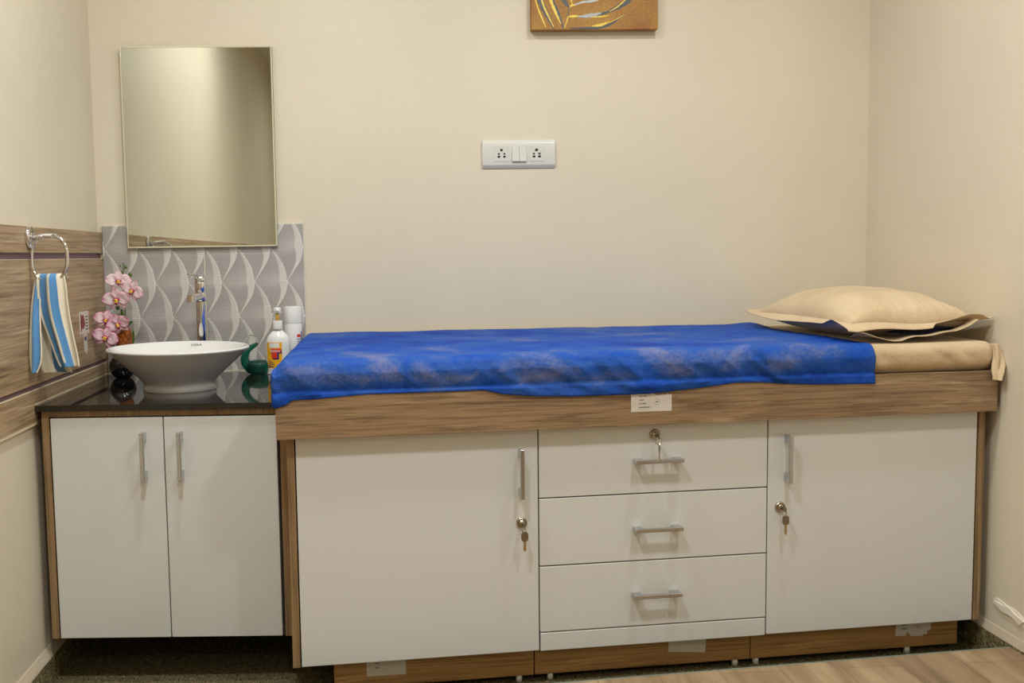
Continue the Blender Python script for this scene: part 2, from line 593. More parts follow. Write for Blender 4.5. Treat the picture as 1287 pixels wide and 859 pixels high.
box(bm, XL, -0.002, -ROOM_D + .02, -0.0, 0.672, 0.6806)
struct('trim_7', bm, MAT['board_edge'])

# torn plaster low on the right wall
bm = bmesh.new()
out = [(-0.722, .158), (-0.742, .166), (-0.775, .166), (-0.80, .163), (-0.83, .158), (-0.86, .150), (-0.872, .143), (-0.855, .128), (-0.835, .132), (-0.80, .138), (-0.765, .142), (-0.742, .146), (-0.728, .15)]
fine = []
for (a, b2), (c2, d) in zip(out, out[1:] + out[:1]):
    fine += [(a, b2), (a * .6 + c2 * .4, b2 * .6 + d * .4), (a * .25 + c2 * .75, b2 * .25 + d * .75)]
for k, (inset, th) in enumerate(((0.0, .0025), (0.006, .006))):
    cy, cz = -0.795, .149
    pts = [(cy + (a - cy) * (1 - k * .2) + .002 * sin(11 * i + k), cz + (b2 - cz) * (1 - k * .3) + .0022 * sin(7 * i + 2 * k)) for i, (a, b2) in enumerate(fine)]
    prism(bm, pts, ROOM_W - th, ROOM_W, 'X')
o = obj('plaster_patch', bm, MAT['plaster'])
tag(o, 'small patch of torn white plaster low on the right wall near the floor', 'plaster patch')

# ------------------------------------------------------------------ backsplash tiles
PX = 0.1017           # horizontal period
PZ = 0.2135           # vertical distance between equal rows
NX0, NZ0 = 0.3622, 1.0015   # one node


def tile_field(x, z):
    """returns tone 0..1 and height 0..1 of the wave relief"""
    best = None
    s = (x - NX0) / PX
    t = -(z - NZ0) / (PZ / 2)           # down positive, 1 = half row
    # cell with left/right corners at rows t=n where s+n/2 is integer; top at t-1, bottom t+1
    n = math.floor(t)
    for r in (n, n + 1):                # row of the left/right corners
        tt = t - r                      # -1..1
        if abs(tt) > 1: continue
        # boundaries of cells on row r: at height tt the right boundary of the cell centred between corners
        off = 0.0 if r % 2 == 0 else 0.5
        # right boundary position relative to right corner (s=integer+off)
        if tt < 0:
            e = -0.5 * (-tt) + 0.12 * sin(pi * -tt)       # edge T->R
            le = 0.5 * (-tt) + 0.17 * sin(pi * -tt) * (1 - .65 * (1 + tt))       # left side of cell: lower-right edge of the neighbour above
        else:
            e = -0.5 * tt + 0.17 * sin(pi * tt) * (1 - .65 * tt)
            le = 0.5 * tt + 0.12 * sin(pi * tt)
        k = s - off
        c = math.floor(k)
        # candidate cells
        for cc in (c - 1, c, c + 1):
            L = cc + le
            R = cc + 1 + e
            if L <= k <= R:
                w = (k - L) / max(R - L, 1e-4)
                d = R - k                       # distance to right edge in periods
                return tt, w, d
    return 0, .5, .3


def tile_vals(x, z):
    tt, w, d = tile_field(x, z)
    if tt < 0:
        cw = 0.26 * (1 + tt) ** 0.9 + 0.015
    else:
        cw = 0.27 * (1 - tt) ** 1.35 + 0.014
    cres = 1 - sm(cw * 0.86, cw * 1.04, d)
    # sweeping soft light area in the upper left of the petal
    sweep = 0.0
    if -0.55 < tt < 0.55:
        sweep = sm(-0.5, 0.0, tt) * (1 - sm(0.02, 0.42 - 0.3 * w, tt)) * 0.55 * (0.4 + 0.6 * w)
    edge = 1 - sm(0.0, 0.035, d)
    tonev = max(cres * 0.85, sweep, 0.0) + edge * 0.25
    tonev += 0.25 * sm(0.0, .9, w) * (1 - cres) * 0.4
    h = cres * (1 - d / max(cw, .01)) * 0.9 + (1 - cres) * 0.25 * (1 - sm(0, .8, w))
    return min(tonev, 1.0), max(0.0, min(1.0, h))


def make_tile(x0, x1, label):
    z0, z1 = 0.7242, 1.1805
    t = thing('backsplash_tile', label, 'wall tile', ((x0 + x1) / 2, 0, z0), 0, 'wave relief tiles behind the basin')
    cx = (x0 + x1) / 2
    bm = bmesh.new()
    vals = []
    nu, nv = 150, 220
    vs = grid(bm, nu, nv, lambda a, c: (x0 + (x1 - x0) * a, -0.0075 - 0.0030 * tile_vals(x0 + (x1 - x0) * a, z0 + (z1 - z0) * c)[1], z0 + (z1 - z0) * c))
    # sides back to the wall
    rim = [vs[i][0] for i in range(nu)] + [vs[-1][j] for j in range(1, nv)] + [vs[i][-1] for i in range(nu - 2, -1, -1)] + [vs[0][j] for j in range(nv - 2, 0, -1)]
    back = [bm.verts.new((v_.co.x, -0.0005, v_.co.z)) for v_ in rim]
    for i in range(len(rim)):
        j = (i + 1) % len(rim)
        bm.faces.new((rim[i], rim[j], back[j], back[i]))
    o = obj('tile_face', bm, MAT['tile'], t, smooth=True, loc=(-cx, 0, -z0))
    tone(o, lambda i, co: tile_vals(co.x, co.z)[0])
    return t


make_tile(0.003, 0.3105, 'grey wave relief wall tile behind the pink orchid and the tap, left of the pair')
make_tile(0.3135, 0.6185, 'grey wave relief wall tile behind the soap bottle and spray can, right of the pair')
bm = bmesh.new()
box(bm, 0.3105, 0.3135, -0.0085, 0, 0.7242, 1.1805)
box(bm, 0.0012, 0.6205, -0.0045, 0, 1.1805, 1.1835)
box(bm, 0.6185, 0.6205, -0.007, 0, 0.7216, 1.1805)
box(bm, 0.0012, 0.6205, -0.011, 0, 0.7216, 0.7246)
struct('trim_8', bm, MAT['grout'])

# ------------------------------------------------------------------ geometry of the two cabinet fronts
AB = atan(0.0742)


def yb(x): return -0.7773 + 0.0742 * (x - 1.5)      # front of the big unit's doors


def yw(x): return yb(x) - 0.0281                     # front of the wooden platform


AL = atan(-0.0715)


def yl(x): return -0.6782 - 0.0715 * (x - 0.3)       # front of the small unit's doors


def rbox(x0, x1, y0, y1, z0, z1, mi=0, bm=None):
    bm = bm or bmesh.new()
    box(bm, x0, x1, y0, y1, z0, z1, mi)
    return bm


def handle(parent, x, z, length, vertical, y=-0.0):
    """flat bar on two block feet; x,z = centre on the door front, front towards -y"""
    bm = bmesh.new()
    hl = length / 2
    if vertical:
        box(bm, x - .0052, x + .0052, y - .032, y - .023, z - hl, z + hl)
        box(bm, x - .0040, x + .0040, y - .026, y, z + hl - .024, z + hl - .002)
        box(bm, x - .0040, x + .0040, y - .026, y, z - hl + .002, z - hl + .024)
    else:
        box(bm, x - hl, x + hl, y - .032, y - .023, z - .0050, z + .0050)
        box(bm, x - hl + .001, x - hl + .023, y - .026, y, z - .004, z + .004)
        box(bm, x + hl - .023, x + hl - .001, y - .026, y, z - .004, z + .004)
    o = obj('handle', bm, MAT['satin'], parent, bevel=.0018, seg=3)
    return o


def lock(parent, x, z, y=0.0):
    bm = bmesh.new()
    lathe(bm, [(0.0001, -.001), (.0135, -.001), (.0135, .003), (.0115, .0055), (.0095, .006), (.0085, .0045), (.0070, .0045), (.0065, .0085), (.0001, .0085)], n=28)
    bmesh.ops.rotate(bm, verts=bm.verts, matrix=Matrix.Rotation(pi / 2, 3, 'X'))
    bmesh.ops.translate(bm, verts=bm.verts, vec=(x, y, z))
    return obj('lock', bm, MAT['nickel'], parent, smooth=True)


def keys(loc, rz, label, swing=0.0, edge_on=False):
    """key in the lock, split ring and a spare key hanging from it; loc = lock face"""
    t = thing('key_pair', label, 'keys', loc, rz, 'keys in the cabinet locks')
    # inserted key
    bm = bmesh.new()
    box(bm, -.0012, .0012, -.020, .0, -.0035, .0035)
    pts = [(.0012 * 0, 0)]
    prism(bm, [(-.030 + .0, .0), (-.029, .006), (-.024, .0075), (-.019, .006), (-.018, 0), (-.019, -.006), (-.024, -.0075), (-.029, -.006)], -.0011, .0011, 'X')
    o = obj('inserted_key', bm, MAT['key_steel'], t, bevel=.0004)
    # ring
    bm = bmesh.new()
    R = .0085
    cz = -.0115
    n = 28
    a = radians(35) if not edge_on else radians(80)
    tube(bm, [(R * cos(2 * pi * k / n) * sin(a), -.0255 + R * cos(2 * pi * k / n) * cos(a) * .6, cz + R * sin(2 * pi * k / n)) for k in range(n)], .0008, 8, True)
    obj('key_ring', bm, MAT['nickel'], t, smooth=True)
    # hanging key
    bm = bmesh.new()
    zt = -.017
    w = .0075
    bow = [(-w, zt - .014), (-w, zt - .003), (-w * .6, zt + .001), (w * .6, zt + .001), (w, zt - .003), (w, zt - .014), (.0045, zt - .018), (-.0045, zt - .018)]
    prism(bm, [(a_, b_) for a_, b_ in bow], -.001, .001, 'Y')
    blade = [(-.003, zt - .018), (.003, zt - .018), (.0032, zt - .022), (.0022, zt - .025), (.0032, zt - .028), (.0024, zt - .031), (.003, zt - .034), (.0005, zt - .040), (-.003, zt - .036)]
    prism(bm, blade, -.0009, .0009, 'Y', 1)
    # hole rim
    tube(bm, [(.0022 * cos(k * pi / 6), -.0012, zt - .004 + .0022 * sin(k * pi / 6)) for k in range(12)], .0006, 6, True, 2)
    o = obj('hanging_key', bm, None, t, mats=[MAT['key_steel'], MAT['brass'], MAT['nickel']], loc=(0.0015, -.0245, .004))
    o.scale = (1.15, 1.15, 1.2)
    if edge_on:
        o.rotation_euler = (0, 0, radians(78))
    return t


def sticker_marks(bm, x0, z0, w, h, y, mi=1, circle=True, lines=4):
    """short ink dashes and a ringed mark, as on the printed labels"""
    for k in range(lines):
        zz = z0 + h * (0.80 - 0.19 * k)
        x = x0 + w * 0.2
        for q in range([5, 3, 4, 6][k % 4]):
            ww = w * random.uniform(.018, .045)
            box(bm, x, x + ww, y - .0003, y, zz - h * .022, zz + h * .022, mi)
            x += ww + w * .012
    if circle:
        cx, cz, r = x0 + w * .64, z0 + h * .5, h * .15
        n = 20
        for k in range(n):
            if k % 2: continue
            a = 2 * pi * k / n
            xx, zz = cx + r * cos(a), cz + r * sin(a)
            box(bm, xx - .0006, xx + .0006, y - .0003, y, zz - .0006, zz + .0006, mi)
        box(bm, cx - r * .45, cx + r * .45, y - .0003, y, cz - .0009, cz + .0009, mi)


# ------------------------------------------------------------------ vanity unit on the left
van = thing('vanity_cabinet', 'wall-hung white two-door cabinet with oak edges under the black basin counter', 'cabinet', (0.0, yl(0), 0), AL)


def vx(x): return x / cos(AL)


ZB, ZT = 0.1255, 0.6871
bm = bmesh.new()
TH = .018
box(bm, vx(.012), vx(.030), 0.0, .60, ZB - .001, .7045)
box(bm, vx(.601), vx(.6194), 0.0, .60, ZB - .001, .6545)
box(bm, vx(.030), vx(.6085), 0.0, .018, .6905, .7045)
obj('side_panel', bm, MAT['oak_edge'], van, bevel=.0006)
bm = bmesh.new()
box(bm, vx(.0305), vx(.6005), .003, .60, ZB + .002, ZB + .018)
box(bm, vx(.0305), vx(.6005), .58, .595, ZB + .018, .69)
box(bm, vx(.0305), vx(.6005), .019, .04, ZB + .018, .69)
obj('carcass', bm, MAT['dark_gap'], van)
for (xa, xb, hx, lab) in ((.0338, .3122, .267, 'left'), (.3150, .5937, .358, 'right')):
    o = obj('door', rbox(vx(xa), vx(xb), -.001, .017, ZB, ZT), MAT['white_gloss'], van, bevel=.0015)
    handle(o, vx(hx), .5915, .122, True, -.001)

# black granite counter
bm = bmesh.new()
yg = lambda x: yl(x) - .011
prism(bm, [(0.0012, yg(0)), (.609, yg(.609)), (.609, -.0115), (0.0012, -.0115)], .7055, .7212, 'Z')
for f in bm.faces:
    f.material_index = 0 if f.calc_center_median().z > .7205 else 1
o = obj('granite_countertop', bm, None, mats=[MAT['granite_top'], MAT['granite_edge']])
tag(o, 'polished black granite countertop carrying the white basin', 'countertop')

# ------------------------------------------------------------------ big unit: three base cabinets
BX = lambda x: (x - 1.5) / cos(AB)
BZ0, BZ1 = .1001, .6545


def base_cabinet(label, xa, xb, stile_l=None, stile_r=None, plinth=None):
    t = thing('base_cabinet', label, 'cabinet', (xa, yb(xa), 0), AB, 'base cabinets under the examination bed')
    lx = lambda x: (x - xa) / cos(AB)
    bm = bmesh.new()
    x0 = lx(stile_l[1]) if stile_l else lx(xa) + .001
    x1 = lx(stile_r[0]) if stile_r else lx(xb) - .001
    box(bm, x0, x1, .021, .045, BZ0 + .004, .654)
    box(bm, x0, x1, .045, .56, BZ0 + .004, BZ0 + .02)
    box(bm, x0, x1, .54, .56, BZ0 + .02, .654)
    obj('carcass', bm, MAT['dark_gap'], t)
    for s in (stile_l, stile_r):
        if s:
            bm = bmesh.new(); box(bm, lx(s[0]), lx(s[1]), .0, .56, BZ0 - .001, .6545)
            obj('side_panel', bm, MAT['oak_edge'], t, bevel=.0006)
    # plinth on short feet
    p0, p1 = plinth
    pl = obj('plinth', rbox(lx(p0), lx(p1), .048, .066, .018, .1035), MAT['oak_plinth'], t, bevel=.0006)
    return t, lx, pl


cabL, lxL, plL = base_cabinet('left base cabinet, single white door hinged left with chrome bar handle and keyed lock', .6519, 1.2313, (.6312, .6490), None, (.7285, 1.2262))
d = obj('door', rbox(lxL(.6519), lxL(1.2298), -.0, .018, BZ0, .6535), MAT['white_gloss'], cabL, bevel=.0015)
handle(d, lxL(1.186), .5487, .122, True)
lock(d, lxL(1.1886), .4239)
cabM, lxM, plM = base_cabinet('middle base cabinet with three white drawers and chrome bar handles', 1.2313, 1.8176, None, None, (1.2292, 1.7974))
zs = [(.4824, .6535), (.3130, .4794), (.1461, .3100)]
for k, (z0, z1) in enumerate(zs):
    d = obj('drawer', rbox(lxM(1.2328), lxM(1.8161), -.0, .018, z0, z1), MAT['white_gloss'], cabM, bevel=.0015)
    handle(d, lxM((1.5279, 1.527, 1.5244)[k]), (.5655, .3948, .2282)[k], .122, False)
    if k == 0:
        lock(d, lxM(1.5235), .6277)
obj('bottom_rail', rbox(lxM(1.2335), lxM(1.8155), -.0, .018, BZ0 - .002, .1431), MAT['white_gloss'], cabM, bevel=.0015)
cabR, lxR, plR = base_cabinet('right base cabinet, single white door beside the right wall with keyed lock', 1.8176, 2.3854, None, (2.3900, 2.4080), (1.7998, 2.3790))
d = obj('door', rbox(lxR(1.8191), lxR(2.3854), -.0, .018, BZ0, .6535), MAT['white_gloss'], cabR, bevel=.0015)
handle(d, lxR(1.8648), .5553, .122, True)
lock(d, lxR(1.8509), .4289)
# oak plinth feet
for pl, lx, xs in ((plL, lxL, (.76, 1.19)), (plM, lxM, (1.27, 1.76)), (plR, lxR, (1.8165, 2.24))):
    for x in xs:
        bm = bmesh.new(); lathe(bm, [(.008, 0.0005), (.0075, .018)], (lx(x), .056), 12)
        obj('foot', bm, MAT['label_white'], pl, smooth=True)


def torn(pts, y, mat, parent, name, marks=None):
    bm = bmesh.new()
    prism(bm, pts, y - .0004, y - .00005, 'Y', 0)
    if marks:
        sticker_marks(bm, *marks[:4], y - .0004, 1, *marks[4:])
    return obj(name, bm, None, parent, mats=[MAT['paper'], MAT['ink']])


a = lxL
torn([(a(.808), .0985), (a(.808), .0445), (a(.9045), .0442), (a(.9055), .0985)], .048, None, plL, 'label_sticker', (a(.812), .040, .085, .06, False, 3))
a = lxM
torn([(a(1.580), .098), (a(1.577), .052), (a(1.676), .0438), (a(1.6805), .098)], .048, None, plM, 'label_sticker', (a(1.60), .052, .07, .05, False, 2))
a = lxR
torn([(a(2.205), .0985), (a(2.202), .050), (a(2.232), .049), (a(2.236), .060), (a(2.241), .054), (a(2.247), .047), (a(2.278), .0455), (a(2.284), .051), (a(2.292), .049), (a(2.293), .059), (a(2.302), .060), (a(2.305), .0985)], .048, None, plR, 'label_sticker', (a(2.20), .045, .1, .055, True, 3))

keys((1.1886, yb(1.1886) - .0062, .4239), AB, 'keys hanging from the lock of the left cabinet door, between handle and drawers')
keys((1.5235, yb(1.5235) - .0062, .6277), AB, 'keys hanging edge-on over the top drawer handle below the printed label', edge_on=True)
keys((1.8509, yb(1.8509) - .0062, .4289), AB, 'keys hanging from the lock of the right cabinet door')

# ------------------------------------------------------------------ bed platform
PZ0, PZ1 = .6556, .7600
plat = thing('bed_platform', 'thick oak-laminate bed platform spanning the three base cabinets', 'bed platform', (.611, yw(.611), PZ0))


def P2(pts):
    return [(x - .611, y - yw(.611)) for x, y in pts]


bm = bmesh.new()
prism(bm, P2([(.611, yw(.611)), (2.4215, yw(2.4215)), (2.4215, -.006), (.611, -.006)]), 0, PZ1 - PZ0)
slab = obj('deck', bm, MAT['oak'], plat, bevel=.001)
bm = bmesh.new()
w, h = .102, .0475
pts = [(0, 0), (w, -.000), (w, h * .86), (w * .93, h * .84), (w * .90, h * .89), (w * .84, h * .84), (w * .76, h * .87), (w * .70, h * .83), (w * .62, h * .86), (w * .56, h * .88), (w * .60, h * .97), (w * .52, h * 1.0), (0, h * .98)]
prism(bm, pts, -.0004, -.00003, 'Y', 0)
prism(bm, [(w * .70, h * 1.0), (w * .78, h * .96), (w * .92, h * .99), (w * .9, h * 1.02)], -.0004, -.00003, 'Y', 0)
sticker_marks(bm, 0, 0, w, h, -.0004, 1)
o = obj('label_sticker', bm, None, slab, mats=[MAT['paper'], MAT['ink']])
o.location = (1.4566 - .611, yw(1.4566) - yw(.611) - .0001, .6895 - PZ0)
o.rotation_euler = (0, 0, AB)

# ------------------------------------------------------------------ mattress
MX0, MX1 = .618, 2.421
MZ0, MZ1 = PZ1 + .0008, .8345
nz = lambda x, y, z: noise.noise(Vector((x, y, z)))


def ymf(x): return yw(x) + .0020


def mattress_profile(k, yf, z0, z1, yr=-.022, r=.028):
    """closed rounded section, k in 0..1"""
    w, h = yr - yf, z1 - z0
    r = min(r, h / 2 - .001, w / 2 - .001)
    segs = [((yf + r, z0), (yr - r, z0)), ((yr, z0 + r), (yr, z1 - r)), ((yr - r, z1), (yf + r, z1)), ((yf, z1 - r), (yf, z0 + r))]
    arcs = [((yr - r, z0 + r), -pi / 2), ((yr - r, z1 - r), 0), ((yf + r, z1 - r), pi / 2), ((yf + r, z0 + r), pi)]
    n = 80
    q = k * 4
    s = int(q) % 4
    f = q - int(q)
    if f < .72:
        g = f / .72
        (a, b2), (c2, d) = segs[s]
        return a + (c2 - a) * g, b2 + (d - b2) * g
    g = (f - .72) / .28
    (cx, cz), a0 = arcs[s]
    a1 = a0 + g * pi / 2
    return cx + r * cos(a1), cz + r * sin(a1)


mat_t = thing('mattress', 'thin mattress in a peach fitted sheet on the oak platform', 'mattress', (0, 0, 0))
bm = bmesh.new()
NX = 260


def mfn(u, k):
    x = MX0 + (MX1 - MX0) * u
    e = min(x - MX0, MX1 - x)
    rr = .03
    inset = 0.0
    if e < rr:
        inset = rr - sqrt(max(0, rr * rr - (rr - e) ** 2))
    ins = inset * .75
    y, z = mattress_profile(k, ymf(x) + inset, MZ0 + (ins if False else 0), MZ1 - ins)
    if y < ymf(x) + .02 and z < .80:
        y += .007 * ((.80 - z) / .04) ** 1.6
    # wrinkles on the front face
    if x > 2.0:
        fr = sm(2.085, 2.11, x) * sm(.03, 0, y - (ymf(x) + inset)) * sm(MZ0, MZ0 + .015, z)
        wv_ = sin((x * 70 + (z - .8) * 60 + 4.5 * nz(x * 6, 0, z * 9))) * .0022 * (.5 + nz(x * 8, 3, 2))
        wv_ += .0060 * max(0, sin(x * 31 + (z - .8) * 34 + 3.1 * nz(x * 5, 2, 0)) - .7) * 3
        y -= fr * wv_
        z += .0015 * nz(x * 9, y * 7, 3.3) * (1 if z > .82 else 0)
    return (x, y, z)


vs = grid(bm, NX, 4 * 24 + 1, mfn)
for ring in (vs[0], vs[-1]):
    bm.faces.new(ring[:-1])
bmesh.ops.remove_doubles(bm, verts=bm.verts, dist=.00005)
body = obj('fitted_sheet', bm, MAT['peach'], mat_t, smooth=True)
# gathered knot of sheet at the right end, hanging over the platform edge
bm = bmesh.new()


def knot(u, v_):
    a = u * 2 * pi
    r = .009 + .009 * sin(pi * min(1, v_ * 1.1)) + .0055 * sin(3 * a + 6 * v_) + .002 * sin(7 * a + 4)
    z = .828 - v_ * .090
    x = 2.414 + .008 * sin(v_ * 4.2) + r * .8 * cos(a)
    y = -.738 + .014 * sin(v_ * 3 + 1) - .008 * v_ + r * 1.0 * sin(a)
    return (min(x, 2.4335), y, z)


vs = grid(bm, 40, 30, knot, closed_u=True)
bm.faces.new([c_[0] for c_ in vs]); bm.faces.new([c_[-1] for c_ in vs][::-1])
obj('gathered_corner', bm, MAT['peach'], body, smooth=True)

# ------------------------------------------------------------------ blue disposable sheet
HEM = [(.60, .026), (.635, .023), (.65, .012), (.70, .011), (.82, .004), (1.10, .004), (1.14, .014), (1.22, .022), (1.31, .026), (1.5, .026), (1.61, .018), (1.72, .007), (1.78, .007), (1.84, .013), (1.92, .018), (2.2, .024)]


def sheet_right(q):      # x of the right border for depth parameter
    return interp([(0, 2.085), (.12, 2.08), (.3, 2.065), (.42, 2.055), (.55, 2.045), (.8, 2.040), (1, 2.04)], q)


T = .0035
bm = bmesh.new()
NP, NQ = 300, 90
DL = .075               # drop over the left end
Lx = MX0 - .009


def sheet(p, q):
    # q: 0 hem at front .. 1 back of the bed ; p: 0 left .. 1 right
    dist = q
    # arc length along section from hem
    xr = sheet_right(max(0, (q - .18) / .82))
    s = p * (xr - Lx + DL) - DL
    x = Lx + max(s, 0)
    yfr = ymf(x) - T
    ztop = MZ1 + T
    yback = -.03
    zhem = PZ1 - interp(HEM, x) - .0006
    drop = ztop - zhem
    r = .03
    Ltop = (yback - (yfr + r))
    total_front = drop - r
    if q < .18:
        g = q / .18
        z = zhem + (ztop - r - zhem) * g
        # below the mattress the sheet hangs in front of the platform
        y = yfr
        if z > PZ1 + .001:
            y = yfr + .0065 * (1 - (z - PZ1) / (ztop - r - PZ1)) ** 1.6 - .0030 * sin(pi * (z - PZ1) / (ztop - PZ1))
            y += (yw(x) - .0022 - y) * sm(PZ1 + .005, PZ1 + .001, z)
        else:
            y = yw(x) - .0022 - .0015 * sm(PZ1, PZ1 - .02, z)
        n_out = Vector((0, -1, 0))
    elif q < .26:
        a = (q - .18) / .08 * pi / 2
        y = yfr + r - r * cos(a)
        z = ztop - r + r * sin(a)
        n_out = Vector((0, -cos(a), sin(a)))
    else:
        g = (q - .26) / .74
        y = yfr + r + Ltop * g
        z = ztop
        n_out = Vector((0, 0, 1))
    xx = x
    # left end hangs down
    rl = .03
    if s < rl:
        if s > 0:
            a = (1 - s / rl) * pi / 2 * .8
            dz = rl * (1 - cos(a))
            z -= dz * (1 if q >= .18 else .3)
            if q < .26:
                y += .010 * (1 - cos(a)) * 1.5 * sm(PZ1, PZ1 + .03, z)
        else:
            d_ = -s
            z = min(z, ztop - .02 - d_ * (.98 if q > .2 else .55)) if q > .18 else z - d_ * .12
            xx = Lx - .002 - .008 * sin(min(1, d_ / DL) * pi * .5)
            if q < .26:
                y += min(.05, d_ * .6)
    xx += (max(xx, .6125) - xx) * sm(.7, .85, q)
    # wrinkles
    w_ = .0022 * nz(xx * 7, y * 6 + 3, z * 10) + .0012 * nz(xx * 22 + 3, y * 16, z * 22)
    if q < .3:
        band = sm(.3, .2, q) * sm(.0, .05, q)
        rid = lambda a_: max(0.0, 1 - abs(a_) * 3.2)
        reg = .35 + .65 * sm(.85, 1.15, xx) * sm(2.0, 1.8, xx)
        w_ += band * .0085 * reg * rid(nz(xx * 5.5 + (z - .8) * 7, (z - .8) * 5, 1.5)) * (.5 + nz(xx * 2.3, 7, 1))
        w_ += band * .0050 * reg * rid(nz(xx * 13 + (z - .8) * 15, (z - .8) * 8, 8.5))
        w_ += band * .006 * nz(xx * 4, z * 5, 20)
        if .62 < xx < .8:
            w_ += band * .003 * sin((xx - .63) * 60 + z * 30)
        # long diagonal fold near x = 1.78
        dd = abs((xx - 1.80) + (z - .80) * 1.1 + .015 * sin(z * 60))
        w_ += .011 * max(0, 1 - dd / .03) * sm(.0, .06, q) * sm(.34, .22, q)
    else:
        for (c0, sl_, am) in ((.25, .03, .0014), (.52, -.05, .0012), (.75, .02, .0012)):
            yy = ymf(xx) * (1 - c0)
            w_ += am * max(0, 1 - abs(y - yy - sl_ * (xx - 1.4) - .01 * nz(xx * 3, c0, 0)) / .008)
        w_ += .0011 * nz(xx * 3, y * 26, 4)
    w_ = max(w_, -.0015)
    p_ = Vector((xx, y, z)) + n_out * w_
    # lifted corner near the pillow
    lift = sm(1.95, 2.05, xx) * sm(.8, .97, q)
    p_.z += .006 * lift
    return p_


grid(bm, NP, NQ, lambda a, c: sheet(a, c))
o = obj('disposable_sheet', bm, MAT['blue_sheet'], smooth=True)
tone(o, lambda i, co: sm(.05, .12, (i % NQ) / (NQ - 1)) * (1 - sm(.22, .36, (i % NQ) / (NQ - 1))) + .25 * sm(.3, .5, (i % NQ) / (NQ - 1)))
solid(o, .0006, 1.0)
tag(o, 'bright blue disposable sheet draped over the mattress', 'bed sheet')

# ------------------------------------------------------------------ pillow
CN = {'bl': Vector((1.985, -.15)), 'fl': Vector((2.030, -.735)), 'fr': Vector((2.425, -.700)), 'br': Vector((2.405, -.10))}
pil = thing('pillow', 'plump peach pillow with flanged pillowcase on the right end of the bed', 'pillow', (2.2, -.42, .838))


def pxy(s, t):        # s: 0 left..1 right, t: 0 front..1 back
    f = CN['fl'].lerp(CN['fr'], s)
    b2 = CN['bl'].lerp(CN['br'], s)
    return f.lerp(b2, t)


bm = bmesh.new()


def bulge(s, t):
    a = max(0, 1 - abs(2 * s - 1) ** 2.3)
    b2 = max(0, 1 - abs(2 * t - 1) ** 2.6)
    return (a ** .50) * (b2 ** .42)


def seam_z(s, t):
    # height of the pillow seam line
    return .884 + .004 * (1 - s) * t - .004 * s + .003 * sin(9 * s + 4 * t)


def pil_top(s, t):
    p_ = pxy(.07 + .86 * s, .06 + .9 * t)
    w_ = .003 * nz(s * 6, t * 5, 1) + .004 * nz(s * 3, t * 9, 5) * sm(.5, .05, t)
    pk = .0035 * abs(sin(s * 38 + 3 * nz(s * 8, t * 3, 0))) * sm(.16, .02, t) * sm(0, .02, t)
    return (p_.x - 2.2, p_.y + .42, seam_z(s, t) + (.082) * bulge(s, t) + w_ * bulge(s, t) * 2 + pk - .838)


def pil_bot(s, t):
    p_ = pxy(.07 + .86 * s, .06 + .9 * t)
    z = seam_z(s, t) - .046 * bulge(s, t) ** .8
    return (p_.x - 2.2, p_.y + .42, max(z, .8405) - .838)


for fn in (pil_top, pil_bot):
    grid(bm, 70, 80, fn)
bmesh.ops.remove_doubles(bm, verts=bm.verts, dist=.0002)
case = obj('pillowcase', bm, MAT['peach'], pil, smooth=True)

# flanges: outer border ring, ruffled; front side opens into a top and a bottom lip
bm = bmesh.new()


def border(a):
    """a in 0..4 going fl->fr->br->bl->fl, gives inner (s,t) and outer (s,t)"""
    k = int(a) % 4
    f = a - int(a)
    if k == 0: return (f, 0), (f * 1.0, -0.0)
    if k == 1: return (1, f), (1, f)
    if k == 2: return (1 - f, 1), (1 - f, 1)
    return (0, 1 - f), (0, 1 - f)


FL_TOP = [(0, -.006), (.06, -.012), (.2, -.008), (.45, .000), (.72, .010), (.85, .018), (.93, .016), (1.0, .004)]


def flange(u, v_):
    a = u * 4
    (s, t), _ = border(a)
    pin = Vector(pil_top(s, t))
    so = .5 + (s - .5) * (1 + .165 * v_)
    to = .5 + (t - .5) * (1 + .13 * v_)
    p_ = pxy(.07 + .86 * so, .06 + .9 * to)
    k = int(a) % 4
    z = seam_z(s, t) - .838
    f = a - int(a)
    ruf = .003 * sin(a * 9) + .003 * nz(a * 2.2, 4, 0)
    if k == 0:
        dz = interp(FL_TOP, f) + (-.010 if f < .6 else 0) * v_
    elif k == 3:
        # left side: rises in the middle, drops at the front corner, small up-turned peak
        dz = interp([(0, -.003), (.1, -.008), (.35, -.014), (.6, -.015), (.78, -.010), (.86, .008), (.93, .000), (1, -.010)], f)
    else:
        dz = .012 * sm(0, .3, f) if k == 1 else .004
        if k == 1: dz = interp([(0, .012), (.3, .006), (1, .002)], f)
    return (min(p_.x, 2.431) - 2.2, p_.y + .42, z + (dz + ruf) * v_)


grid(bm, 240, 8, flange, closed_u=True)
o = obj('pillowcase_flange', bm, MAT['peach'], case, smooth=True)
solid(o, .0016, 0)
# lower lip of the open front side
bm = bmesh.new()


def lower_lip(u, v_):
    s = .02 + .93 * u
    p0 = pxy(.07 + .86 * s, .10)
    p1 = pxy(.07 + .86 * s, -.015)
    p_ = p0.lerp(p1, v_)
    dip = interp([(0, .864), (.1, .852), (.25, .8425), (.33, .8405), (.38, .845), (.46, .851), (.62, .854), (.8, .862), (.93, .876), (1, .888)], u)
    z0 = .8465 + .012 * sm(.75, 1, u)
    z = z0 + (dip - z0) * min(1, v_ * 1.6) + .0015 * sin(20 * u) * v_
    return (min(p_.x, 2.43) - 2.2, p_.y + .42, max(z, .8405) - .838)


grid(bm, 80, 14, lower_lip)
o = obj('pillowcase_lip', bm, MAT['peach'], case, smooth=True)
solid(o, .0014, 0)
bm = bmesh.new()


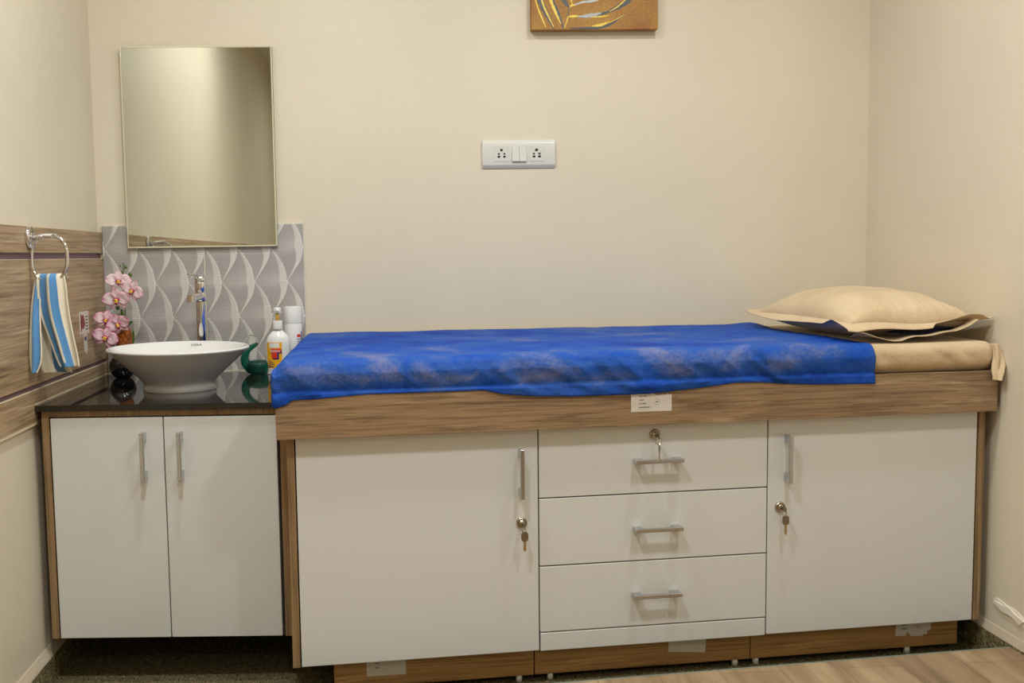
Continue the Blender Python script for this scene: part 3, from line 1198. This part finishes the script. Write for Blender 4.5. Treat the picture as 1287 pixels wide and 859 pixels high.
def core(u, v_):
    s = .22 + .66 * u
    p_ = pxy(.07 + .86 * s, .030 + .05 * sin(pi * v_))
    h = .013 * sin(pi * u)
    return (p_.x - 2.2, p_.y + .42 - .018 * sin(pi * u) * sin(pi * v_), .861 + (v_ - .5) * 2 * h + .004 * u - .838)


grid(bm, 30, 8, core)
o = obj('pillow_core', bm, MAT['navy'], case, smooth=True)
o['label'] = 'dark navy pillow showing inside the open pillowcase'

# ------------------------------------------------------------------ wash basin
BC = (.302, -.400)
bas = thing('wash_basin', 'round white ceramic vessel basin standing on the black countertop', 'basin', (BC[0], BC[1], .7214))
prof = [(.0001, .0002), (.096, .0002), (.1010, .0010), (.1030, .004), (.1020, .011), (.1015, .018), (.1075, .028), (.127, .048), (.150, .069), (.172, .090), (.190, .1065), (.1985, .1140), (.2012, .1175),
        (.2010, .1208), (.1980, .1228), (.1945, .1225), (.190, .1195), (.180, .109), (.160, .088), (.13, .064), (.09, .045), (.05, .037), (.022, .035), (.0001, .035)]
pp = [(p.x, p.y) for p in spline([(a_, b_, 0) for a_, b_ in prof], 3)]
bm = bmesh.new(); lathe(bm, [(max(a_ * .945, .0001), max(b_ * .94, .0001)) for a_, b_ in pp], n=96, cap=False)
o = obj('bowl', bm, MAT['ceramic'], bas, smooth=True)
for v_ in o.data.vertices:          # rim slopes a little to the left
    v_.co.z += (v_.co.x) * -.006 * min(1, max(0, (v_.co.z - .02) / .1))
bm = bmesh.new(); lathe(bm, [(.0001, .034), (.021, .034), (.022, .037), (.016, .0385), (.0001, .0385)], n=24)
obj('drain', bm, MAT['chrome'], bas, smooth=True)
m_, _, _ = new_mat('grey_print', srgb(110, 106, 100), 0.5)
text('brand_print', 'CERA', .0105, (.0165, .1688, .1052), (radians(46), 0, 0), m_, bas, .0001, 1.25)

# ------------------------------------------------------------------ tap
tap = thing('basin_tap', 'tall chrome pillar tap behind the white basin', 'tap', (.3185, -.135, .7214))
bm = bmesh.new()
lathe(bm, [(.0001, 0), (.0235, 0), (.0235, .004), (.0145, .007), (.0150, .010), (.0150, .2265), (.0172, .229), (.0180, .232), (.0180, .250), (.0172, .253), (.0155, .2545), (.0168, .257), (.0168, .283), (.015, .288), (.0001, .290)], n=36)
body = obj('pillar', bm, MAT['chrome'], tap, smooth=True)
em = body.modifiers.new('e', 'EDGE_SPLIT'); em.split_angle = radians(40)
bm = bmesh.new()
tube(bm, [(0, -.006, .243), (-.003, -.04, .2425), (-.008, -.085, .241), (-.010, -.102, .2405)], [.0125, .0118, .0112, .0110], 20, flat=1.0)
tube(bm, [(-.0100, -.094, .247), (-.0100, -.094, .229)], [.0132, .0130], 20)
obj('spout', bm, MAT['chrome'], tap, smooth=True).modifiers.new('e', 'EDGE_SPLIT').split_angle = radians(40)
bm = bmesh.new()
lathe(bm, [(.0001, .286), (.0165, .286), (.0170, .289), (.0165, .299), (.012, .304), (.0001, .305)], n=28)
tube(bm, spline([(.002, .002, .300), (-.004, -.018, .304), (-.012, -.045, .308), (-.020, -.062, .311)], 5), .0065, 12, flat=.55)
obj('lever', bm, MAT['chrome'], tap, smooth=True)

# ------------------------------------------------------------------ mirror
MXa, MZa, MW, MH = .0825, 1.1115, .4568, .6097
mir = thing('wall_mirror', 'frameless rectangular mirror on the wall above the basin', 'mirror', (MXa, 0, MZa))
bm = bmesh.new(); box(bm, 0, MW, -.017, -.001, 0, MH); obj('backing_board', bm, MAT['backing'], mir)
bm = bmesh.new(); box(bm, .0002, MW - .0002, -.0205, -.0172, .0002, MH - .0002)
obj('glass', bm, MAT['mirror'], mir)
bm = bmesh.new()
e = .0042
for (xa, xb, za, zb) in ((-.0006, e * .7, 0, MH), (MW - e, MW + .0006, 0, MH), (e * .7, MW - e, -.0006, e), (e * .7, MW - e, MH - e, MH + .0006)):
    box(bm, xa, xb, -.0219, -.0172, za, zb)
obj('bevelled_edge', bm, MAT['mirror_edge'], mir, bevel=.0008)

# ------------------------------------------------------------------ switch and socket plate
sp = thing('switch_plate', 'white plate with two sockets and two switches on the wall above the bed', 'switch plate', (1.2996, 0, 1.3882))
K = .000208
bm = bmesh.new()
hw, hh = .1153, .0437
prof = [(0, -hh), (-.004, -hh), (-.0075, -hh + .006), (-.010, -hh + .009), (-.0105, -hh + .011), (-.0105, hh - .011), (-.010, hh - .009), (-.0075, hh - .0055), (-.004, hh), (0, hh)]
prism(bm, prof, -hw, hw, 'X')
plate = obj('cover_plate', bm, MAT['switch'], sp, bevel=.0006)
for cx_ in (362, 904):
    so = (cx_ - 630) * K
    bm = bmesh.new(); box(bm, so - .0225, so + .0225, -.0118, -.0105, -.0230, .0258)
    s_ = obj('socket', bm, MAT['switch'], sp, bevel=.0008)
    bm = bmesh.new()
    for (dx, dz, r) in ((0, 55, 19), (-42, -2, 13), (45, -2, 13), (-40, -45, 17), (45, -45, 17)):
        lathe(bm, [(.0001, -.0001), (r * K, -.0001), (r * K, .0004), (.0001, .0004)], n=18)
        vs = bm.verts[-1:] if False else None
        bm.verts.ensure_lookup_table()
        nv = 18 * 2 + 2
        sel = bm.verts[len(bm.verts) - nv:]
        bmesh.ops.rotate(bm, verts=sel, matrix=Matrix.Rotation(pi / 2, 3, 'X'))
        bmesh.ops.translate(bm, verts=sel, vec=(so + dx * K, -.0119, dz * K + .0008))
    obj('socket_holes', bm, MAT['black'], s_)
for k, cx_ in enumerate((580, 691)):
    so = (cx_ - 630) * K
    bm = bmesh.new()
    if k == 0:
        pr_ = [(-.0105, -.0235), (-.0175, -.0235), (-.0125, .0265), (-.0105, .0265)]
    else:
        pr_ = [(-.0105, -.0235), (-.0175, -.0235), (-.0140, .008), (-.0125, .0265), (-.0105, .0265)]
    prism(bm, pr_, so - .0112, so + .0112, 'X')
    obj('rocker_switch', bm, MAT['switch'], sp, bevel=.0008)

# ------------------------------------------------------------------ canvas picture
PXa, PZa = 1.3401, 1.7650
pic = thing('canvas_picture', 'bronze canvas with grey and yellow leaf strokes hanging high on the wall', 'picture', (PXa, 0, PZa))
bm = bmesh.new(); box(bm, 0, .3975, -.032, -.001, 0, .40)
cv = obj('canvas', bm, MAT['canvas'], pic, bevel=.002)
cv.rotation_euler = (0, -.003, 0)


def stroke(name, pts, w, mat, k=0):
    """tapered flat brush stroke lying on the canvas face"""
    P = spline([(x - PXa, z - PZa, ww) for (x, z), ww in zip(pts, w)], 8)
    bm = bmesh.new()
    L, R = [], []
    for i, p in enumerate(P):
        a, b2 = P[max(i - 1, 0)], P[min(i + 1, len(P) - 1)]
        t = Vector((b2.x - a.x, b2.y - a.y)).normalized()
        n_ = Vector((-t.y, t.x)) * max(p.z, .0004) * (1 + .15 * sin(i * 1.7))
        L.append((p.x + n_.x, p.y + n_.y)); R.append((p.x - n_.x, p.y - n_.y))
    y0, y1 = -.0326 - .0002 * k, -.0319
    lo = [bm.verts.new((a, y0, b2)) for a, b2 in L]
    hi = [bm.verts.new((a, y0, b2)) for a, b2 in R]
    for i in range(len(P) - 1):
        bm.faces.new((lo[i], hi[i], hi[i + 1], lo[i + 1]))
    g = bmesh.ops.extrude_face_region(bm, geom=list(bm.faces))
    bmesh.ops.translate(bm, verts=[v_ for v_ in g['geom'] if isinstance(v_, bmesh.types.BMVert)], vec=(0, y1 - y0, 0))
    return obj(name, bm, mat, cv)


G, S_, Y_ = MAT['paint_grey'], MAT['paint_silver'], MAT['paint_gold']
stroke('brush_stroke', [(1.334, 1.93), (1.3574, 1.8402), (1.372, 1.803), (1.3844, 1.7724)], [.001, .0018, .0024, .0012], Y_)
stroke('brush_stroke', [(1.345, 1.93), (1.3681, 1.8545), (1.388, 1.812), (1.4098, 1.768)], [.003, .008, .007, .002], G)
stroke('brush_stroke', [(1.352, 1.93), (1.374, 1.85), (1.390, 1.812), (1.4095, 1.772)], [.001, .0024, .0026, .001], Y_, 1)
stroke('brush_stroke', [(1.380, 1.93), (1.4045, 1.8545), (1.424, 1.812), (1.4396, 1.768)], [.003, .006, .005, .0016], G)
stroke('brush_stroke', [(1.378, 1.93), (1.4005, 1.8545), (1.416, 1.816), (1.432, 1.782)], [.002, .0042, .0038, .001], Y_, 1)
stroke('brush_stroke', [(1.41, 1.93), (1.4422, 1.8544), (1.4569, 1.8339)], [.004, .007, .002], G)
stroke('brush_stroke', [(1.4569, 1.8339), (1.4555, 1.819), (1.4546, 1.8052)], [.0012, .0014, .0018], G)
stroke('brush_stroke', [(1.4546, 1.8052), (1.449, 1.787), (1.4420, 1.770)], [.0018, .0012, .001], Y_)
stroke('brush_stroke', [(1.4600, 1.8339), (1.50, 1.848), (1.5463, 1.8560), (1.60, 1.90)], [.0012, .003, .004, .002], S_)
stroke('brush_stroke', [(1.4590, 1.8345), (1.468, 1.839), (1.477, 1.8385)], [.001, .0035, .001], Y_, 1)
stroke('brush_stroke', [(1.455, 1.93), (1.461, 1.87), (1.468, 1.842)], [.001, .003, .001], Y_)
stroke('brush_stroke', [(1.4546, 1.8055), (1.49, 1.8045), (1.5248, 1.8071), (1.575, 1.817), (1.620, 1.838), (1.652, 1.86), (1.70, 1.93)], [.001, .003, .006, .0035, .0075, .006, .001], G)
stroke('brush_stroke', [(1.485, 1.8040), (1.5248, 1.8075), (1.558, 1.8150)], [.002, .0062, .002], S_, 1)
stroke('brush_stroke', [(1.4555, 1.8052), (1.468, 1.8052), (1.486, 1.8060)], [.0012, .0042, .002], Y_, 2)
stroke('brush_stroke', [(1.526, 1.8020), (1.552, 1.8035), (1.582, 1.8070)], [.001, .0022, .001], Y_, 2)
stroke('brush_stroke', [(1.585, 1.820), (1.608, 1.833), (1.636, 1.857), (1.66, 1.89)], [.001, .0018, .0018, .001], Y_, 2)
stroke('brush_stroke', [(1.456, 1.7700), (1.50, 1.7690), (1.545, 1.7705), (1.585, 1.780), (1.6337, 1.8111)], [.001, .0028, .004, .0035, .001], G)
stroke('brush_stroke', [(1.529, 1.7748), (1.558, 1.7790), (1.584, 1.7890)], [.001, .0042, .001], Y_, 1)
stroke('brush_stroke', [(1.586, 1.7865), (1.608, 1.797), (1.632, 1.8095)], [.0006, .0012, .0006], Y_, 1)

# ------------------------------------------------------------------ towel ring and towel
tr = thing('towel_ring', 'chrome towel ring on the wood panelling of the left wall', 'towel ring', (0, -.645, 1.135))
bm = bmesh.new()
lathe(bm, [(.0001, 0), (.027, 0), (.0285, .003), (.027, .008), (.022, .0105), (.019, .0085), (.015, .011), (.0001, .0115)], n=36)
lathe(bm, [(.0001, .009), (.0085, .009), (.0075, .030), (.0085, .034), (.0001, .036)], n=20)
bmesh.ops.rotate(bm, verts=bm.verts, matrix=Matrix.Rotation(pi / 2, 3, 'Y'))
obj('wall_plate', bm, MAT['chrome'], tr, smooth=True)
bm = bmesh.new()
tube(bm, [(.026, 0, .003), (.034, 0, .003), (.066, 0, .003), (.068, 0, .003)], [.0055, .0065, .0065, .0055], 16)
obj('arm', bm, MAT['chrome'], tr, smooth=True)
bm = bmesh.new()
rp = []
n = 44
for k in range(n):
    a = 2 * pi * k / n
    ca, sa = cos(a), sin(a)
    e_ = 2.6
    rx = .0430 * (abs(ca) ** (2 / e_)) * (1 if ca >= 0 else -1)
    rz = .0545 * (abs(sa) ** (2 / e_)) * (1 if sa >= 0 else -1)
    xx = .0485 + rx * (1 + .10 * (rz / .0545 < 0) * 0)
    rp.append((xx, -.012 * (rz - .0545) / .109 * -1, .003 - .0545 + rz))
tube(bm, rp, .0044, 12, True)
obj('ring', bm, MAT['chrome'], tr, smooth=True)

tw = thing('hand_towel', 'blue and white striped hand towel hanging from the chrome ring', 'towel', (.05, -.66, 1.04))


def towel_sheet(name, rows, yoff, stripes, nrow=44, ncol=60, fold=.006, ph=0.0):
    """rows: (z, x_left, x_right, y)"""
    bm = bmesh.new()
    sp_ = spline([(r[0], r[1], r[2]) for r in rows], 12)
    ys = spline([(r[3], 0, 0) for r in rows], 12)
    N = len(sp_)

    def fn(u, v_):
        k = min(N - 1, int(round(v_ * (N - 1))))
        z, xl, xr = sp_[k]
        x = xl + (xr - xl) * u
        amp = fold * sm(0.0, .45, v_) + .002
        y = ys[k].x + amp * sin(u * 8.5 + ph + .8 * v_) + .25 * amp * sin(u * 21 + 3 * v_)
        return (x - .05, y + .66, z - 1.04)
    vs = grid(bm, ncol, N, fn)
    bm.verts.index_update()
    vals = {}
    for i in range(ncol):
        for j in range(N):
            vals[vs[i][j].index] = stripes(i / (ncol - 1), j / (N - 1))
    o = obj(name, bm, MAT['towel'], tw, smooth=True)
    tone(o, lambda i, co: vals[i])
    solid(o, .0035, 0)
    return o


def st_front(u, v_):
    b_ = interp([(0, 1), (.085, 1), (.10, 0), (.40 - .02 * v_, 0), (.42, 1), (.50 - .06 * v_, 1), (.53 - .05 * v_, 0), (.70, 0), (.73, 1), (1, 1)], u)
    if v_ > .93: b_ = max(0, b_ - (0.6 if .1 < u < .7 else 0))
    return b_


def st_back(u, v_):
    return interp([(0, 1), (.45, 1), (.5, 0), (.80, 0), (.84, 1), (1, 1)], u)


# front flap
FR = [(1.0335, .022, .083, -.630), (1.044, .020, .084, -.645), (1.0385, .019, .085, -.662), (1.01, .0185, .089, -.667), (.97, .0205, .092, -.669), (.93, .028, .097, -.670), (.88, .044, .105, -.671), (.84, .056, .112, -.671), (.8165, .066, .1145, -.672)]
towel_sheet('front_flap', FR, 0, st_front, fold=.007)
BK = [(1.044, .018, .070, -.642), (1.030, .013, .072, -.634), (1.0, .006, .070, -.632), (.96, .004, .068, -.632), (.90, .0035, .067, -.634), (.85, .0030, .074, -.636), (.815, .006, .082, -.638), (.800, .012, .090, -.638)]
o = towel_sheet('back_flap', BK, 0, st_back, fold=.004, ph=2.0)
# side fold that hangs lower at the wall side
SF = [(1.040, .015, .032, -.650), (1.02, .010, .026, -.656), (.97, .004, .026, -.668), (.92, .0035, .030, -.684), (.86, .0035, .034, -.695), (.83, .0045, .032, -.698), (.806, .009, .022, -.700)]
towel_sheet('side_fold', SF, 0, lambda u, v_: interp([(0, 1), (.30, 1), (.36, 0), (.82, 0), (.88, 1), (1, 1)], u), fold=.003, ncol=24, ph=.5)

# stickers on the panelling
bm = bmesh.new(); box(bm, 0.0002, .0008, -.2724, -.1830, .8655, .9300)
t1 = obj('wall_sticker', bm, MAT['paper'])
tag(t1, 'small square picture sticker on the panelling, upper of the two by the towel', 'sticker')
bm = bmesh.new()
n = 14
prism(bm, [(-.241 + .019 * cos(2 * pi * k / n) * (1 + .3 * sin(3 * k)), .900 + .021 * sin(2 * pi * k / n)) for k in range(n)], .0008, .0011, 'X')
box(bm, .0008, .0011, -.262, -.254, .872, .924)
obj('printed_picture', bm, MAT['pink_print'], t1)
bm = bmesh.new()
for k in range(5):
    box(bm, .0008, .0011, -.215, -.192, .876 + k * .009, .879 + k * .009)
obj('printed_lines', bm, MAT['ink'], t1)
bm = bmesh.new(); prism(bm, [(-.2375, .8640), (-.2060, .8640), (-.2050, .8180), (-.2175, .8020), (-.2365, .8180)], .0002, .0008, 'X')
t2 = obj('wall_sticker', bm, MAT['paper'])
tag(t2, 'narrow pointed paper sticker on the panelling, lower of the two by the towel', 'sticker')
bm = bmesh.new(); box(bm, .0008, .0011, -.232, -.212, .845, .857)
obj('printed_mark', bm, MAT['label_blue'], t2)

# ------------------------------------------------------------------ orchid
orc = thing('potted_orchid', 'pink orchid in a small round black vase left of the basin', 'orchid', (.075, -.115, .7214))
OL = lambda x, y, z: (x - .075, y + .115, z - .7214)
bm = bmesh.new()
vp = spline([(.0001, .0004, 0), (.020, .0004, 0), (.032, .012, 0), (.0385, .030, 0), (.037, .046, 0), (.029, .060, 0), (.022, .066, 0), (.021, .070, 0), (.018, .070, 0), (.017, .062, 0), (.0001, .055, 0)], 4)
lathe(bm, [(max(p.x, .0001), max(p.y, .0003)) for p in vp], n=36, cap=False)
obj('vase', bm, MAT['dark_glass'], orc, smooth=True)
bm = bmesh.new()
lathe(bm, [(.0001, .060), (.017, .062), (.020, .078), (.0225, .100), (.0225, .125), (.019, .145), (.012, .153), (.0001, .155)], (.010, -.004), n=26)
for v_ in bm.verts:
    v_.co += Vector((nz(*(v_.co * 160)), nz(*(v_.co * 160 + Vector((5, 0, 0)))), nz(*(v_.co * 160 + Vector((0, 7, 0)))))) * .0035
obj('moss', bm, MAT['moss'], orc, smooth=True)
bm = bmesh.new()
stem = spline([OL(.086, -.12, .80), OL(.090, -.122, .88), OL(.0925, -.124, .94), OL(.0935, -.126, 1.00), OL(.092, -.128, 1.03), OL(.094, -.128, 1.063)], 6)
tube(bm, stem, [.0022 - .0012 * i / len(stem) for i in range(len(stem))], 8)
tube(bm, spline([OL(.091, -.121, .90), OL(.075, -.128, .915), OL(.06, -.135, .905), OL(.045, -.14, .885)], 5), .0013, 8)
tube(bm, spline([OL(.090, -.121, .87), OL(.07, -.13, .89), OL(.05, -.14, .87), OL(.035, -.14, .85)], 5), .0013, 8)
obj('stem', bm, MAT['stem'], orc, smooth=True)
for (x, z, r) in ((.1115, 1.031, .0062), (.1000, 1.0545, .0046), (.0880, 1.0395, .0036), (.0930, 1.064, .0026), (.084, 1.0585, .0024), (.0715, .934, .006)):
    bm = bmesh.new()
    bmesh.ops.create_uvsphere(bm, u_segments=12, v_segments=8, radius=r)
    for v_ in bm.verts: v_.co.z *= 1.25
    bmesh.ops.translate(bm, verts=bm.verts, vec=OL(x, -.128, z))
    tube(bm, [OL(x, -.128, z), OL((x + .0925) / 2, -.127, z - .006), OL(.0925, -.126, z - .011)], .0007, 6)
    obj('bud', bm, MAT['leaf'], orc, smooth=True)
for (pts, w) in (([(.088, -.122, .868), (.100, -.128, .884), (.115, -.13, .893)], .006), ([(.085, -.115, .80), (.106, -.112, .83), (.1115, -.112, .865)], .006),
                 ([(.070, -.125, .80), (.052, -.13, .822), (.045, -.135, .838)], .009), ([(.082, -.125, .89), (.086, -.13, .91), (.083, -.13, .93)], .006)):
    P = spline([OL(*p) for p in pts], 6)
    bm = bmesh.new()
    rows = []
    for i, p in enumerate(P):
        ww = w * sin(pi * (i + .6) / (len(P) + .2)) ** .7
        rows.append([bm.verts.new(p + Vector((ww * k * .9, -.002 * abs(k), -ww * k * .45))) for k in (-1, 0, 1)])
    for a_, b_ in zip(rows, rows[1:]):
        for k in (0, 1):
            bm.faces.new((a_[k], a_[k + 1], b_[k + 1], b_[k]))
    o = obj('leaf', bm, MAT['leaf'], orc, smooth=True)
    solid(o, .0008)


def petal(bm, ang, length, width, cup, pointed=.8):
    d = Vector((cos(ang), 0, sin(ang)))
    n_ = Vector((-sin(ang), 0, cos(ang)))
    vals = []
    nu, nv = 9, 7
    vs = []
    for i in range(nu):
        t = i / (nu - 1)
        w_ = width * (sin(pi * min(1, t * .92 + .06) ** pointed)) ** .75 * .5
        row = []
        for j in range(nv):
            q = (j / (nv - 1) - .5) * 2
            p = d * (length * t + .002) + n_ * (w_ * q)
            p.y = -(cup * t * t) * length * .6 - .12 * abs(q) ** 2 * w_ + .0015 * sin(7 * t + 3 * q)
            row.append(bm.verts.new(p))
            vals.append(max(0, min(1, .1 + 1.0 * max(abs(q) ** 2 * .6, t ** 3 * .8))))
        vs.append(row)
    for i in range(nu - 1):
        for j in range(nv - 1):
            bm.faces.new((vs[i][j], vs[i + 1][j], vs[i + 1][j + 1], vs[i][j + 1]))
    return vals


def blossom(x, z, size, rot, tilt, yy=-.140, pink=0.0):
    bm = bmesh.new()
    vals = []
    for (a, l, w_, c_, pt) in ((0.12, 1.0, 1.05, .3, .95), (pi - .12, 1.0, 1.05, .3, .95), (pi / 2, .85, .62, .1, .85), (radians(-128), .85, .55, .0, .8), (radians(-52), .85, .55, .0, .8)):
        vals += petal(bm, a, size * l, size * w_, c_, pt)
    o = obj('blossom', bm, MAT['petal'], orc, smooth=True)
    tone(o, lambda i, co: min(1, vals[i] + pink))
    solid(o, .0006)
    o.location = OL(x, yy, z)
    o.rotation_euler = (tilt, rot, random.uniform(-.3, .3))
    bm = bmesh.new()
    s = size
    tube(bm, [(0, -.001, .001), (0, -.20 * s, -.02 * s), (0, -.34 * s, -.16 * s), (0, -.30 * s, -.34 * s)], [.10 * s, .15 * s, .13 * s, .04 * s], 10, mi=0)
    tube(bm, [(0, -.06 * s, .02 * s), (.20 * s, -.22 * s, .02 * s)], [.05 * s, .09 * s], 8, mi=0)
    tube(bm, [(0, -.06 * s, .02 * s), (-.20 * s, -.22 * s, .02 * s)], [.05 * s, .09 * s], 8, mi=0)
    bmesh.ops.create_uvsphere(bm, u_segments=8, v_segments=6, radius=.09 * s, matrix=Matrix.Translation((.02 * s, -.36 * s, .03 * s)))
    for f in bm.faces:
        c_ = f.calc_center_median()
        if c_.y < -.28 * s and c_.z > -.08 * s: f.material_index = 1
    obj('lip', bm, None, o, smooth=True, mats=[MAT['lip'], MAT['lip_yellow']])


blossom(.0815, 1.0150, 0.0360, .05, .15, -.146, 0)
blossom(.1230, .9850, 0.0360, .45, .1, -.148, .05)
blossom(.0760, .9600, 0.0402, -.05, .25, -.150, .1)
blossom(.0420, .9000, 0.0342, .25, .1, -.150, .25)
blossom(.0790, .8860, 0.0372, -.35, .2, -.154, .25)
blossom(.0400, .8480, 0.0384, .35, .1, -.154, .25)

# ------------------------------------------------------------------ glass swan
sw = thing('glass_swan', 'small green and clear glass swan behind the basin rim', 'ornament', (.482, -.100, .7214))
bm = bmesh.new()
sc = [(-.018, 0, .014), (-.038, 0, .030), (-.044, 0, .050), (-.034, 0, .073), (-.010, 0, .090), (-.001, 0, .0935)]
P = spline([(0.012, 0, .010)] + sc, 8)
tube(bm, P, [interp([(0, .010), (.2, .017), (.4, .014), (.65, .010), (.85, .006), (1, .0012)], i / (len(P) - 1)) for i in range(len(P))], 18)
neck = obj('neck', bm, MAT['green_glass'], sw, smooth=True)
bm = bmesh.new()
bp_ = spline([(.0001, .0003, 0), (.020, .0005, 0), (.032, .010, 0), (.037, .024, 0), (.034, .036, 0), (.020, .043, 0), (.0001, .045, 0)], 5)
lathe(bm, [(max(p.x, .0001), max(p.y, .0003)) for p in bp_], (0.000, 0), n=32, sx=1.05, sy=.8, cap=False)
obj('body', bm, MAT['green_glass'], sw, smooth=True)
bm = bmesh.new()
hp = [(-.022 + .0185 * cos(a_), 0, .099 + .0150 * sin(a_)) for a_ in [radians(q) for q in range(-20, 231, 14)]]
tube(bm, hp, [interp([(0, .0035), (.3, .0055), (.7, .0075), (1, .006)], i / (len(hp) - 1)) for i in range(len(hp))], 14)
tube(bm, [(-.034, 0, .088), (-.026, 0, .083), (-.020, 0, .082)], [.006, .003, .001], 10)
obj('head', bm, MAT['clear_glass'], sw, smooth=True)

# ------------------------------------------------------------------ handwash bottle
bo = thing('handwash_bottle', 'white pump bottle of antiseptic handwash with amber label beside the bed', 'bottle', (.5415, -.105, .7214))
bm = bmesh.new()
bp_ = spline([(.0001, .0004, 0), (.033, .0006, 0), (.036, .006, 0), (.0375, .03, 0), (.0372, .07, 0), (.0360, .098, 0), (.0300, .116, 0), (.0180, .129, 0), (.0135, .134, 0), (.013, .139, 0), (.0001, .140, 0)], 4)
lathe(bm, [(max(p.x, .0001), max(p.y, .0003)) for p in bp_], n=48, sy=.62, cap=False)
obj('bottle_body', bm, MAT['plastic'], bo, smooth=True)
bm = bmesh.new()
lathe(bm, [(.0001, .137), (.0150, .137), (.0155, .139), (.0150, .161), (.0140, .163), (.0001, .163)], n=30)
lathe(bm, [(.0001, .186), (.0105, .186), (.0110, .188), (.0112, .200), (.0100, .2025), (.0001, .203)], n=24)
lathe(bm, [(.0025, .162), (.0025, .187)], n=10)
tube(bm, [(0, -.004, .196), (.004, -.030, .195), (.0045, -.036, .192)], [.0045, .0042, .0038], 12)
pump = obj('pump', bm, MAT['plastic'], bo, smooth=True)
pump.modifiers.new('e', 'EDGE_SPLIT').split_angle = radians(45)
bm = bmesh.new(); lathe(bm, [(.0001, .163), (.0060, .163), (.0055, .186), (.0001, .186)], n=16)
obj('pump_tube', bm, MAT['pump_yellow'], pump, smooth=True)


def wrap(bm, a0, a1, z0, z1, off, mi=0, n=14, sy=.62, r=.0374):
    """a patch that follows the bottle's front, angles in radians about -y"""
    vs = []
    for i in range(n + 1):
        a = a0 + (a1 - a0) * i / n - pi / 2
        x = (r + off) * cos(a); y = (r * sy + off) * sin(a)
        vs.append((bm.verts.new((x, y, z0)), bm.verts.new((x, y, z1))))
    for p, q in zip(vs, vs[1:]):
        f = bm.faces.new((p[0], q[0], q[1], p[1])); f.material_index = mi


bm = bmesh.new(); wrap(bm, -1.1, .42, .016, .100, .0004)
o = obj('label', bm, MAT['label_white'], bo, smooth=True)
LBo = o
bm = bmesh.new()
wrap(bm, -1.02, .36, .019, .098, .0007, 0)
wrap(bm, -.72, .14, .082, .096, .0010, 1)
# cross with navy shadow
wrap(bm, -.54, .34, .064, .074, .0010, 3)
wrap(bm, -.42, .10, .046, .064, .0010, 3)
wrap(bm, -.62, .28, .067, .079, .0013, 2)
wrap(bm, -.50, -.04, .050, .067, .0013, 2)
for k in range(4):
    wrap(bm, -.85, -.85 + (.35, .5, .6, .3)[k], .040 - k * .005, .042 - k * .005, .0010, 3)
wrap(bm, -.85, -.70, .021, .028, .0010, 3)
wrap(bm, -.64, -.30, .022, .025, .0010, 3)
obj('label_print', bm, None, LBo, mats=[MAT['label_yellow'], MAT['label_white'], MAT['label_red'], MAT['label_blue']], smooth=False)
text('label_text', 'Savlon', .0125, (-.0075, -.0248, .0725), (radians(90), 0, radians(-8)), MAT['label_white'], LBo, .0002, .95)

# ------------------------------------------------------------------ spray can
ca = thing('spray_can', 'tall white spray can with white cap behind the pump bottle', 'spray can', (.5830, -.046, .7214))
bm = bmesh.new()
lathe(bm, [(.0001, .0004), (.0262, .0004), (.0275, .003), (.0275, .146), (.0262, .150), (.0001, .151)], n=44)
o = obj('can_body', bm, MAT['plastic'], ca, smooth=True); o.modifiers.new('e', 'EDGE_SPLIT').split_angle = radians(40)
CB = o
bm = bmesh.new()
lathe(bm, [(.0001, .1505), (.0270, .1505), (.0273, .152), (.0270, .199), (.0256, .2025), (.0001, .2032)], n=44)
o = obj('cap', bm, MAT['plastic'], ca, smooth=True); o.modifiers.new('e', 'EDGE_SPLIT').split_angle = radians(40)
bm = bmesh.new()
wrap(bm, .50, .98, .108, .117, .0004, 0, sy=1, r=.0275)
for k in range(8):
    for q in range(3):
        a0 = .50 + q * .15 + (k % 3) * .02
        wrap(bm, a0, a0 + .10, .100 - k * .0075, .103 - k * .0075, .0004, 1, n=3, sy=1, r=.0275)
wrap(bm, 1.05, 1.25, .02, .125, .0004, 1, n=4, sy=1, r=.0275)
obj('can_print', bm, None, CB, mats=[MAT['label_red'], MAT['label_blue']])
